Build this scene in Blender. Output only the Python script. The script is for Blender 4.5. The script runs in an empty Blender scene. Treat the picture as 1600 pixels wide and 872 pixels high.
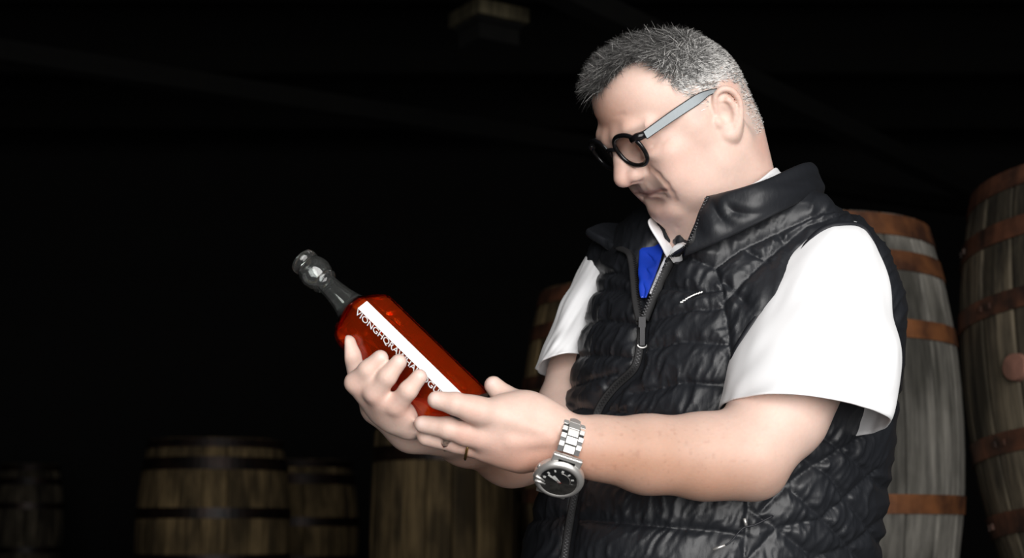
import bpy, bmesh, math, random
import numpy as np
from mathutils import Vector, Matrix

random.seed(7)
RNG = np.random.default_rng(7)
scene = bpy.context.scene
COL = scene.collection

# ------------------------------------------------------------------ camera
FPX = 2300.0                      # focal length in pixels of the 1600 px wide frame
HC = 1.12                         # camera height
PITCH = math.radians(9.7)         # camera looks slightly up
D0 = 1.70                         # distance of the man's body plane
CAM = np.array([0.0, 0.0, HC])
CR = np.array([1.0, 0.0, 0.0])
CF = np.array([0.0, math.cos(PITCH), math.sin(PITCH)])
CU = np.array([0.0, -math.sin(PITCH), math.cos(PITCH)])
cd = bpy.data.cameras.new('camera')
cd.sensor_width = 36.0
cd.lens = 36.0 * FPX / 1600.0
cd.clip_start = 0.05
cd.dof.use_dof = True
cd.dof.focus_distance = 1.64
cd.dof.aperture_fstop = 6.3
camera = bpy.data.objects.new('camera', cd)
camera.location = (0, 0, HC)
camera.rotation_euler = (math.pi / 2 + PITCH, 0, 0)
COL.objects.link(camera)
scene.camera = camera

# ------------------------------------------------------------------ light: dim world, daylight through the open loading door behind the camera
world = bpy.data.worlds.new('world')
scene.world = world
world.use_nodes = True
world.node_tree.nodes['Background'].inputs[0].default_value = (0.75, 0.85, 1.0, 1)
world.node_tree.nodes['Background'].inputs[1].default_value = 0.0


def area_light(name, loc, target, sx, sy, power, col):
    l = bpy.data.lights.new(name, 'AREA')
    l.shape = 'RECTANGLE'
    l.size, l.size_y = sx, sy
    l.energy = power
    l.color = col
    o = bpy.data.objects.new(name, l)
    o.location = loc
    o.rotation_euler = (Vector(target) - Vector(loc)).to_track_quat('-Z', 'Y').to_euler()
    COL.objects.link(o)
    return o


DOOR_X0, DOOR_X1, DOOR_H, BACK_Y = -1.0, 2.6, 3.6, -1.75
area_light('door_daylight', ((DOOR_X0 + DOOR_X1) / 2, BACK_Y + 0.12, 1.90), ((DOOR_X0 + DOOR_X1) / 2 - 0.6, 4.0, 0.9),
           DOOR_X1 - DOOR_X0 - 0.1, 3.0, 232.0, (1.0, 0.975, 0.95))

vs = scene.view_settings
vs.view_transform = 'Standard'
vs.look = 'None'
vs.exposure = 0.0
vs.gamma = 1.0
vs.use_curve_mapping = False


# ------------------------------------------------------------------ coordinates
def c2w(p):
    """camera-aligned metres (x right, y up, z away) -> world"""
    p = np.asarray(p, float)
    return CAM + p[..., 0:1] * CR + p[..., 1:2] * CU + p[..., 2:3] * CF


def w2c(p):
    q = np.asarray(p, float) - CAM
    return np.stack([q @ CR, q @ CU, q @ CF], -1)


def V(px, py, dd=0.0):
    """a point at picture position px,py whose distance is D0+dd"""
    d = D0 + dd
    return np.array([(px - 800.0) / FPX * d, -(py - 436.0) / FPX * d, d])


def VA(pts):
    return np.array([V(*p) for p in pts])


def W(px, py, dd=0.0):
    return c2w(V(px, py, dd))


def norm(v):
    v = np.asarray(v, float)
    return v / max(np.linalg.norm(v), 1e-12)


# ------------------------------------------------------------------ object helpers
def obj(name, verts, faces, mat, parent=None, smooth=True, cols=None, cam=True):
    """one mesh object; verts are camera-aligned metres when cam is True"""
    v = np.asarray(verts, float)
    if cam:
        v = c2w(v)
    me = bpy.data.meshes.new(name)
    if isinstance(faces, np.ndarray) and faces.ndim == 2:
        n, k = faces.shape
        me.vertices.add(len(v))
        me.vertices.foreach_set('co', v.astype(np.float32).ravel())
        me.loops.add(n * k)
        me.loops.foreach_set('vertex_index', faces.astype(np.int32).ravel())
        me.polygons.add(n)
        me.polygons.foreach_set('loop_start', np.arange(0, n * k, k, dtype=np.int32))
        me.update(calc_edges=True)
        me.validate()
    else:
        me.from_pydata([tuple(x) for x in v], [], [tuple(f) for f in faces])
        me.update()
    if smooth:
        me.polygons.foreach_set('use_smooth', np.ones(len(me.polygons), bool))
    if cols is not None:
        a = me.color_attributes.new('Col', 'FLOAT_COLOR', 'POINT')
        c = np.ones((len(v), 4), np.float32)
        c[:, :3] = cols
        a.data.foreach_set('color', c.ravel())
    if mat is not None:
        me.materials.append(mat)
    o = bpy.data.objects.new(name, me)
    COL.objects.link(o)
    if parent is not None:
        o.parent = parent
        o.matrix_parent_inverse = Matrix.Translation(-Vector(root_loc(parent)))
    return o


def root_loc(p):
    return p.location if p.type == 'EMPTY' else Vector((0, 0, 0))


def thing(name, label, cat, loc=(0, 0, 0), group=None):
    o = bpy.data.objects.new(name, None)
    o.empty_display_size = 0.05
    COL.objects.link(o)
    o.location = loc
    return tag(o, label, cat, group)


def tag(o, label=None, cat=None, group=None, kind=None):
    if label: o['label'] = label
    if cat: o['category'] = cat
    if group: o['group'] = group
    if kind: o['kind'] = kind
    return o


def fix_normals(o):
    bm = bmesh.new()
    bm.from_mesh(o.data)
    bmesh.ops.recalc_face_normals(bm, faces=bm.faces)
    bm.to_mesh(o.data)
    bm.free()
    return o


def catmull(pts, n):
    """smooth curve through pts, n samples per segment"""
    P = np.asarray(pts, float)
    Q = np.vstack([2 * P[0] - P[1], P, 2 * P[-1] - P[-2]])
    out = []
    for i in range(1, len(Q) - 2):
        t = np.linspace(0, 1, n, endpoint=False)[:, None]
        a, b, c, d = Q[i - 1], Q[i], Q[i + 1], Q[i + 2]
        out.append(0.5 * (2 * b + (c - a) * t + (2 * a - 5 * b + 4 * c - d) * t ** 2 + (3 * b - a - 3 * c + d) * t ** 3))
    out.append(P[-1:])
    return np.vstack(out)


def tube(path, r, seg=8, closed=False, flat=1.0, up=None):
    """verts, faces of a tube; r scalar or per-point"""
    P = np.asarray(path, float)
    n = len(P)
    r = np.broadcast_to(np.asarray(r, float), (n,))
    T = np.gradient(P, axis=0) if not closed else np.roll(P, -1, 0) - np.roll(P, 1, 0)
    T /= np.linalg.norm(T, axis=1, keepdims=True) + 1e-12
    u = np.asarray(up, float) if up is not None else np.array([0.13, 0.31, 0.94])
    if up is None and abs(T[0] @ u) > 0.9: u = np.array([1.0, 0, 0])
    vs_, A = [], np.linspace(0, 2 * math.pi, seg, endpoint=False)
    for i in range(n):
        u = u - T[i] * (u @ T[i]) if up is None else np.asarray(up, float) - T[i] * (np.asarray(up, float) @ T[i])
        u = u / (np.linalg.norm(u) + 1e-12)
        w = np.cross(T[i], u)
        vs_.append(P[i] + r[i] * (np.cos(A)[:, None] * w + flat * np.sin(A)[:, None] * u))
    vs_ = np.vstack(vs_)
    f = []
    for i in range(n if closed else n - 1):
        j = (i + 1) % n
        for k in range(seg):
            k2 = (k + 1) % seg
            f.append((i * seg + k, i * seg + k2, j * seg + k2, j * seg + k))
    if not closed:
        f.append(tuple(range(seg - 1, -1, -1)))
        f.append(tuple((n - 1) * seg + k for k in range(seg)))
    return vs_, f


def join(parts):
    vs_, fs_, o = [], [], 0
    for v, f in parts:
        vs_.append(np.asarray(v, float))
        fs_ += [tuple(int(i) + o for i in q) for q in f]
        o += len(v)
    return np.vstack(vs_), fs_


def boxvf(c, ax, h):
    """oriented box: centre c, axes rows ax, half sizes h"""
    c = np.asarray(c, float)
    ax = np.asarray(ax, float)
    v = []
    for i in (-1, 1):
        for j in (-1, 1):
            for k in (-1, 1):
                v.append(c + i * h[0] * ax[0] + j * h[1] * ax[1] + k * h[2] * ax[2])
    f = [(0, 1, 3, 2), (4, 6, 7, 5), (0, 4, 5, 1), (2, 3, 7, 6), (0, 2, 6, 4), (1, 5, 7, 3)]
    return np.array(v), f


def gridf(nu, nv, closed_u=False):
    """quads of a grid whose vertex index is v*nu+u"""
    q = []
    for j in range(nv - 1):
        for i in range(nu if closed_u else nu - 1):
            i2 = (i + 1) % nu
            q.append((j * nu + i, j * nu + i2, (j + 1) * nu + i2, (j + 1) * nu + i))
    return np.array(q)


# ------------------------------------------------------------------ materials
def mat_new(name):
    m = bpy.data.materials.new(name)
    m.use_nodes = True
    nt = m.node_tree
    b = nt.nodes['Principled BSDF']
    return m, nt, b


def simple(name, col, rough=0.5, metal=0.0, **kw):
    m, nt, b = mat_new(name)
    b.inputs['Base Color'].default_value = (*col, 1)
    b.inputs['Roughness'].default_value = rough
    b.inputs['Metallic'].default_value = metal
    for k, v in kw.items():
        b.inputs[k.replace('_', ' ')].default_value = v
    return m


def nd(nt, t, **kw):
    n = nt.nodes.new(t)
    for k, v in kw.items():
        setattr(n, k, v)
    return n


def add_bump(nt, b, scale, strength, dist=0.002, detail=4.0, coord='Object', stretch=None):
    tc = nd(nt, 'ShaderNodeTexCoord')
    mp = nd(nt, 'ShaderNodeMapping')
    if stretch: mp.inputs['Scale'].default_value = stretch
    nz = nd(nt, 'ShaderNodeTexNoise')
    nz.inputs['Scale'].default_value = scale
    nz.inputs['Detail'].default_value = detail
    bp = nd(nt, 'ShaderNodeBump')
    bp.inputs['Strength'].default_value = strength
    bp.inputs['Distance'].default_value = dist
    nt.links.new(tc.outputs[coord], mp.inputs[0])
    nt.links.new(mp.outputs[0], nz.inputs['Vector'])
    nt.links.new(nz.outputs[0], bp.inputs['Height'])
    nt.links.new(bp.outputs[0], b.inputs['Normal'])
    return nz, bp


def value_noise(p, scale, seed=0):
    """smooth value noise in [-1,1] for an (n,2|3) array"""
    p = np.asarray(p, float) * scale
    i = np.floor(p).astype(np.int64)
    f = p - i
    f = f * f * (3 - 2 * f)
    dim = p.shape[1]
    out = 0
    for c in range(1 << dim):
        w, h = 1.0, np.full(len(p), seed * 1013 + 17, np.int64)
        for k in range(dim):
            b = (c >> k) & 1
            w = w * (f[:, k] if b else 1 - f[:, k])
            h = h * 7919 + (i[:, k] + b) * (374761393 + 668265263 * k)
            h = (h ^ (h >> 13)) * 1274126177 & 0x7fffffff
        out = out + w * ((h % 65536) / 32768.0 - 1)
    return out
# ------------------------------------------------------------------ materials of the warehouse
def wood_mat(name, c0, c1, rough=0.8, seed=0.0, stain=0.5, rnd=0.35):
    """weathered stave: grain along local z, each piece a little different"""
    m, nt, b = mat_new(name)
    L = nt.links.new
    tc = nd(nt, 'ShaderNodeTexCoord')
    oi = nd(nt, 'ShaderNodeObjectInfo')
    cmb = nd(nt, 'ShaderNodeVectorMath', operation='MULTIPLY_ADD')
    L(oi.outputs['Random'], cmb.inputs[0])
    cmb.inputs[1].default_value = (37, 19, 23)
    L(tc.outputs['Object'], cmb.inputs[2])
    mp = nd(nt, 'ShaderNodeMapping')
    mp.inputs['Scale'].default_value = (26, 26, 1.6)
    L(cmb.outputs[0], mp.inputs[0])
    g = nd(nt, 'ShaderNodeTexNoise')
    g.inputs['Scale'].default_value = 2.2
    g.inputs['Detail'].default_value = 9
    g.inputs['Roughness'].default_value = 0.62
    L(mp.outputs[0], g.inputs['Vector'])
    s = nd(nt, 'ShaderNodeTexNoise')
    s.inputs['Scale'].default_value = 5.0 + seed
    s.inputs['Detail'].default_value = 5
    mp2 = nd(nt, 'ShaderNodeMapping')
    mp2.inputs['Scale'].default_value = (1.4, 1.4, 0.55)
    L(cmb.outputs[0], mp2.inputs[0])
    L(mp2.outputs[0], s.inputs['Vector'])
    r1 = nd(nt, 'ShaderNodeValToRGB')
    r1.color_ramp.elements[0].position, r1.color_ramp.elements[1].position = 0.34, 0.66
    r1.color_ramp.elements[0].color, r1.color_ramp.elements[1].color = (*c0, 1), (*c1, 1)
    L(g.outputs[0], r1.inputs[0])
    r2 = nd(nt, 'ShaderNodeValToRGB')
    r2.color_ramp.elements[0].position, r2.color_ramp.elements[1].position = 0.40, 0.60
    k = 1 - stain
    r2.color_ramp.elements[0].color, r2.color_ramp.elements[1].color = (k * 0.75, k * 0.75, k * 0.72, 1), (1, 1, 1, 1)
    L(s.outputs[0], r2.inputs[0])
    mx = nd(nt, 'ShaderNodeMix', data_type='RGBA', blend_type='MULTIPLY')
    mx.inputs[0].default_value = 1.0
    L(r1.outputs[0], mx.inputs[6])
    L(r2.outputs[0], mx.inputs[7])
    hv = nd(nt, 'ShaderNodeHueSaturation')
    mr = nd(nt, 'ShaderNodeMapRange')
    mr.inputs['To Min'].default_value, mr.inputs['To Max'].default_value = 1 - rnd, 1 + rnd
    L(oi.outputs['Random'], mr.inputs[0])
    L(mr.outputs[0], hv.inputs['Value'])
    L(mx.outputs[2], hv.inputs['Color'])
    L(hv.outputs[0], b.inputs['Base Color'])
    b.inputs['Roughness'].default_value = rough
    b.inputs['Specular IOR Level'].default_value = 0.25
    bp = nd(nt, 'ShaderNodeBump')
    bp.inputs['Strength'].default_value = 0.5
    bp.inputs['Distance'].default_value = 0.004
    L(g.outputs[0], bp.inputs['Height'])
    L(bp.outputs[0], b.inputs['Normal'])
    return m


def rust_mat(name, c0, c1, rough=0.6, metal=0.35):
    m, nt, b = mat_new(name)
    L = nt.links.new
    tc = nd(nt, 'ShaderNodeTexCoord')
    n = nd(nt, 'ShaderNodeTexNoise')
    n.inputs['Scale'].default_value = 14
    n.inputs['Detail'].default_value = 8
    L(tc.outputs['Object'], n.inputs['Vector'])
    r = nd(nt, 'ShaderNodeValToRGB')
    r.color_ramp.elements[0].position, r.color_ramp.elements[1].position = 0.36, 0.66
    r.color_ramp.elements[0].color, r.color_ramp.elements[1].color = (*c0, 1), (*c1, 1)
    L(n.outputs[0], r.inputs[0])
    L(r.outputs[0], b.inputs['Base Color'])
    b.inputs['Roughness'].default_value = rough
    b.inputs['Metallic'].default_value = metal
    bp = nd(nt, 'ShaderNodeBump')
    bp.inputs['Strength'].default_value = 0.4
    bp.inputs['Distance'].default_value = 0.002
    L(n.outputs[0], bp.inputs['Height'])
    L(bp.outputs[0], b.inputs['Normal'])
    return m


M_GREYWOOD = wood_mat('grey_oak_stave', (0.075, 0.072, 0.064), (0.20, 0.19, 0.168), 0.85, 0.0, 0.55)
M_TANWOOD = wood_mat('brown_oak_stave', (0.030, 0.025, 0.018), (0.105, 0.086, 0.058), 0.85, 0.7, 0.65)
M_DIMWOOD = wood_mat('tan_oak_stave', (0.070, 0.048, 0.022), (0.185, 0.130, 0.062), 0.85, 1.3, 0.55)
M_HEADWOOD = wood_mat('barrel_head_oak', (0.10, 0.07, 0.04), (0.22, 0.16, 0.09), 0.85, 2.0, 0.4)
M_RUST = rust_mat('orange_rusty_hoop', (0.050, 0.019, 0.010), (0.20, 0.075, 0.026))
M_DARKRUST = rust_mat('dark_rusty_hoop', (0.022, 0.012, 0.009), (0.13, 0.050, 0.026), 0.55)
M_BLACKHOOP = rust_mat('black_iron_hoop', (0.006, 0.005, 0.005), (0.022, 0.012, 0.009), 0.45, 0.6)
M_CONC = rust_mat('floor_concrete', (0.02, 0.019, 0.017), (0.045, 0.042, 0.038), 0.9, 0.0)
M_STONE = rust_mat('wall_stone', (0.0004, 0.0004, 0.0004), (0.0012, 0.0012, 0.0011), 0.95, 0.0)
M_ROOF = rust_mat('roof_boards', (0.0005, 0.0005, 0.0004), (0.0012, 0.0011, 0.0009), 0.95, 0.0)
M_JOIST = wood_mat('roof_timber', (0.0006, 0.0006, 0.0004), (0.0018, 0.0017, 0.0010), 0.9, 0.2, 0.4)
M_PALE = wood_mat('pale_timber', (0.03, 0.026, 0.015), (0.13, 0.11, 0.065), 0.9, 0.2, 0.5)


def wbox(name, lo, hi, mat, parent=None, bev=0.0):
    lo, hi = np.array(lo, float), np.array(hi, float)
    v, f = boxvf((lo + hi) / 2, np.eye(3), (hi - lo) / 2)
    o = obj(name, v, f, mat, parent, False, cam=False)
    return fix_normals(o)


# ------------------------------------------------------------------ shell
X0, X1, Y1, ZC = -7.5, 6.0, 13.0, 4.6
tag(wbox('floor', (X0, BACK_Y - 0.2, -0.1), (X1, Y1, 0), M_CONC), kind='structure')
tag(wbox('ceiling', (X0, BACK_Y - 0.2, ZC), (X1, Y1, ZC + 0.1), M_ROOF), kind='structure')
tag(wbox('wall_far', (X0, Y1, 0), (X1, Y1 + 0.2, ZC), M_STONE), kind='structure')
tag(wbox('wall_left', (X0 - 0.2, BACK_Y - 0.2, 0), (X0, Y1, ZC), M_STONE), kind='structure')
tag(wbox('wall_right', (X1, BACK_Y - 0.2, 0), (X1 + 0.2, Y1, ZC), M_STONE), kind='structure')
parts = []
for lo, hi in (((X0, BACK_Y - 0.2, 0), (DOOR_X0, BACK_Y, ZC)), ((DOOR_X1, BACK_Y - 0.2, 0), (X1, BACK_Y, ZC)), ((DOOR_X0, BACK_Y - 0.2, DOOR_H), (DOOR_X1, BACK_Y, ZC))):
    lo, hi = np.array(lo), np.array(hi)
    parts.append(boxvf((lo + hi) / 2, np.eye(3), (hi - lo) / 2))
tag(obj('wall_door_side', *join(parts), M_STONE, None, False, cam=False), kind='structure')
# roof timbers
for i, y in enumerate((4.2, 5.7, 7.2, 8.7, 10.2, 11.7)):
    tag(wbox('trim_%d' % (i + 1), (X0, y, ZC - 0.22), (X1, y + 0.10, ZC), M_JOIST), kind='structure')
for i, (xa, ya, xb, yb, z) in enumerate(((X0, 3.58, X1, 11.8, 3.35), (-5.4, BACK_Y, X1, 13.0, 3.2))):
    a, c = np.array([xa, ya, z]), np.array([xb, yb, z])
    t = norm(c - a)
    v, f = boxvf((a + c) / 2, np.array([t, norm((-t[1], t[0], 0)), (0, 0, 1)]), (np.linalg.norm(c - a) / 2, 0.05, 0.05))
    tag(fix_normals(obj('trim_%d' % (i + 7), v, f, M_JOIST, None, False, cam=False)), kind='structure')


# ------------------------------------------------------------------ barrels
def barrel_profile(t, rh, rb):
    return rh + (rb - rh) * (1 - np.abs(t) ** 2.1)


def make_barrel(label, px, py, d, H, rh, rb, hoops, wood, hoopmat, n=24, tilt=(0, 0), spin=0.0, bung=None, group='oak casks in the warehouse', hoopmat2=None):
    c = W(px, py, d - D0)
    root = thing('barrel', label, 'barrel', (c[0], c[1], c[2] - H / 2), group)
    root.rotation_euler = (tilt[0], tilt[1], spin)
    root['group'] = group
    # one stave, shared by all its copies
    nt_, wa = 13, math.pi / n
    ts = np.linspace(-1, 1, nt_)
    v, f = [], []
    for t in ts:
        r = barrel_profile(t, rh, rb)
        z = H / 2 + t * H / 2
        g = 0.0022 / r
        for (rr, a) in ((r - 0.028, -wa + g), (r - 0.003, -wa + g), (r, -wa * 0.86), (r + 0.0012, 0), (r, wa * 0.86), (r - 0.003, wa - g), (r - 0.028, wa - g)):
            v.append((rr * math.cos(a), rr * math.sin(a), z))
    k = 7
    for j in range(nt_ - 1):
        for i in range(k):
            i2 = (i + 1) % k
            f.append((j * k + i, j * k + i2, (j + 1) * k + i2, (j + 1) * k + i))
    f.append(tuple(range(k - 1, -1, -1)))
    f.append(tuple((nt_ - 1) * k + i for i in range(k)))
    me = bpy.data.meshes.new('stave')
    me.from_pydata(v, [], f)
    me.materials.append(wood)
    for i in range(n):
        s = bpy.data.objects.new('stave', me)
        COL.objects.link(s)
        s.parent = root
        s.rotation_euler = (0, 0, 2 * math.pi * i / n)
        sc = 1 + random.uniform(-0.004, 0.004)
        s.scale = (sc, sc, 1)
    seg = 64
    for hi, (t, hw) in enumerate(hoops):
        for sg in (1, -1):
            v, f = [], []
            prof = [(t - hw, -0.002), (t - hw, 0.0035), (t + hw, 0.0035), (t + hw, -0.002)]
            for q in range(seg):
                a = 2 * math.pi * q / seg
                for tt, dr in prof:
                    r = barrel_profile(sg * tt, rh, rb) * 1.004 + dr
                    v.append((r * math.cos(a), r * math.sin(a), H / 2 + sg * tt * H / 2))
            for q in range(seg):
                q2 = (q + 1) % seg
                for i in range(4):
                    i2 = (i + 1) % 4
                    f.append((q * 4 + i, q2 * 4 + i, q2 * 4 + i2, q * 4 + i2))
            me = bpy.data.meshes.new('hoop')
            me.from_pydata(v, [], f)
            me.materials.append((hoopmat2 or hoopmat) if hi == 2 else hoopmat)
            o = bpy.data.objects.new('hoop', me)
            COL.objects.link(o)
            o.parent = root
            fix_normals(o)
            # rivets where the hoop ends overlap
            for da in ((0.0, 0.09) if d < 4 else ()):
                a = 2.2 + 0.4 * hi - spin * 0 + da
                r = barrel_profile(t, rh, rb) * 1.004 + 0.004
                vv_, ff_ = boxvf((r * math.cos(a), r * math.sin(a), H / 2 + sg * t * H / 2), np.array([(math.cos(a), math.sin(a), 0), (-math.sin(a), math.cos(a), 0), (0, 0, 1)]), (0.003, 0.006, 0.006))
                me = bpy.data.meshes.new('rivet')
                me.from_pydata([tuple(x) for x in vv_], [], ff_)
                me.materials.append(hoopmat)
                rr = bpy.data.objects.new('rivet', me)
                COL.objects.link(rr)
                rr.parent = o
    for z in (0.028, H - 0.052):
        v = [((rh - 0.024) * math.cos(2 * math.pi * q / 40), (rh - 0.024) * math.sin(2 * math.pi * q / 40), zz) for zz in (z, z + 0.024) for q in range(40)]
        f = [(q, (q + 1) % 40, 40 + (q + 1) % 40, 40 + q) for q in range(40)] + [tuple(range(39, -1, -1)), tuple(range(40, 80))]
        me = bpy.data.meshes.new('barrel_head')
        me.from_pydata(v, [], f)
        me.materials.append(M_HEADWOOD)
        o = bpy.data.objects.new('barrel_head', me)
        COL.objects.link(o)
        o.parent = root
    if bung is not None:
        a = bung
        r = rb + 0.002
        v, f = tube(np.array([[r - 0.02, 0, 0], [r + 0.010, 0, 0]]), [0.032, 0.028], 20)
        me = bpy.data.meshes.new('bung')
        R = np.array(Matrix.Rotation(a, 3, 'Z'))
        v = v @ R.T + [0, 0, H / 2]
        me.from_pydata([tuple(x) for x in v], [], f)
        me.materials.append(rust_mat('bung_wood', (0.10, 0.045, 0.03), (0.30, 0.14, 0.10), 0.8, 0.0))
        o = bpy.data.objects.new('bung', me)
        COL.objects.link(o)
        o.parent = root
        o['label'] = 'reddish wooden bung'
    # the timber staging that carries it, below the frame
    z = c[2] - H / 2
    pf = wbox('floor_staging', (c[0] - rh - 0.08, c[1] - rh - 0.08, 0), (c[0] + rh + 0.08, c[1] + rh + 0.08, z), M_JOIST)
    tag(pf, kind='structure')
    return root


make_barrel('grey weathered barrel with orange rusty hoops right behind the man', 1270, 664, 3.36, 0.885, 0.272, 0.330, ((0.94, 0.055), (0.756, 0.050), (0.415, 0.045)), M_GREYWOOD, M_RUST, 22, spin=0.13, hoopmat2=M_RUST)
make_barrel('tall dark barrel with a reddish bung at the right edge', 1774, 592, 3.16, 0.90, 0.272, 0.335, ((0.945, 0.050), (0.68, 0.050), (0.325, 0.048)), M_TANWOOD, M_DARKRUST, 22, tilt=(math.radians(-6), math.radians(1.5)), spin=0.4, bung=math.radians(180 + 8))
make_barrel('tan barrel with a brown hoop just left of the man\'s far white sleeve', 985, 690, 4.5, 0.92, 0.270, 0.335, ((0.94, 0.05), (0.70, 0.050), (0.36, 0.045)), M_DIMWOOD, M_DARKRUST, 22, spin=0.3)
make_barrel('dim barrel under the hands with a dark upper hoop', 693, 850, 5.5, 0.94, 0.255, 0.275, ((0.93, 0.035), (0.70, 0.060)), M_DIMWOOD, M_BLACKHOOP, 18, spin=0.5)
make_barrel('brown barrel at lower left with a reddish top hoop', 333, 838, 7.0, 0.90, 0.315, 0.362, ((0.95, 0.045), (0.74, 0.065), (0.235, 0.055)), M_DIMWOOD, M_BLACKHOOP, 20, spin=0.2)
make_barrel('small dim barrel half hidden by the brown barrel at lower left', 466, 845, 8.4, 0.90, 0.285, 0.345, ((0.95, 0.045), (0.76, 0.065), (0.235, 0.055)), M_DIMWOOD, M_BLACKHOOP, 20, spin=0.7)
make_barrel('barrel in shadow just behind the forearm and watch', 846, 890, 6.9, 0.92, 0.262, 0.315, ((0.94, 0.05), (0.72, 0.055), (0.34, 0.05)), M_DIMWOOD, M_BLACKHOOP, 20, spin=0.1)
make_barrel('faint greenish barrel deep in the dark at far left', 42, 825, 10.5, 0.90, 0.20, 0.25, ((0.94, 0.05), (0.72, 0.055), (0.34, 0.05)), M_TANWOOD, M_BLACKHOOP, 20, spin=0.1)

# ------------------------------------------------------------------ timber fitting under the roof
c = W(763, 32, 6.0 - D0)
lamp = thing('hanging_timber_box', 'pale stepped timber box hanging from the dark roof', 'fitting', tuple(c))
ang = math.radians(-58)
ax = np.array([(math.cos(ang), math.sin(ang), 0), (-math.sin(ang), math.cos(ang), 0), (0, 0, 1)])


def lbox(name, off, h, mat):
    v, f = boxvf(c + np.array(off), ax, h)
    return fix_normals(obj(name, v, f, mat, lamp, False, cam=False))


lbox('upper_board', (0.0, 0.10, 0.045), (0.115, 0.125, 0.030), M_PALE)
lbox('lower_block', (0.0, 0.10, -0.045), (0.085, 0.095, 0.034), M_JOIST)
lbox('collar', (0.0, 0.10, 0.004), (0.095, 0.105, 0.012), M_JOIST)
v, f = tube(np.array([c + [0, 0.1, 0.07], [c[0], c[1] + 0.1, ZC]]), 0.012, 8)
obj('hanger_rod', v, f, M_JOIST, lamp, cam=False)
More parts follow.
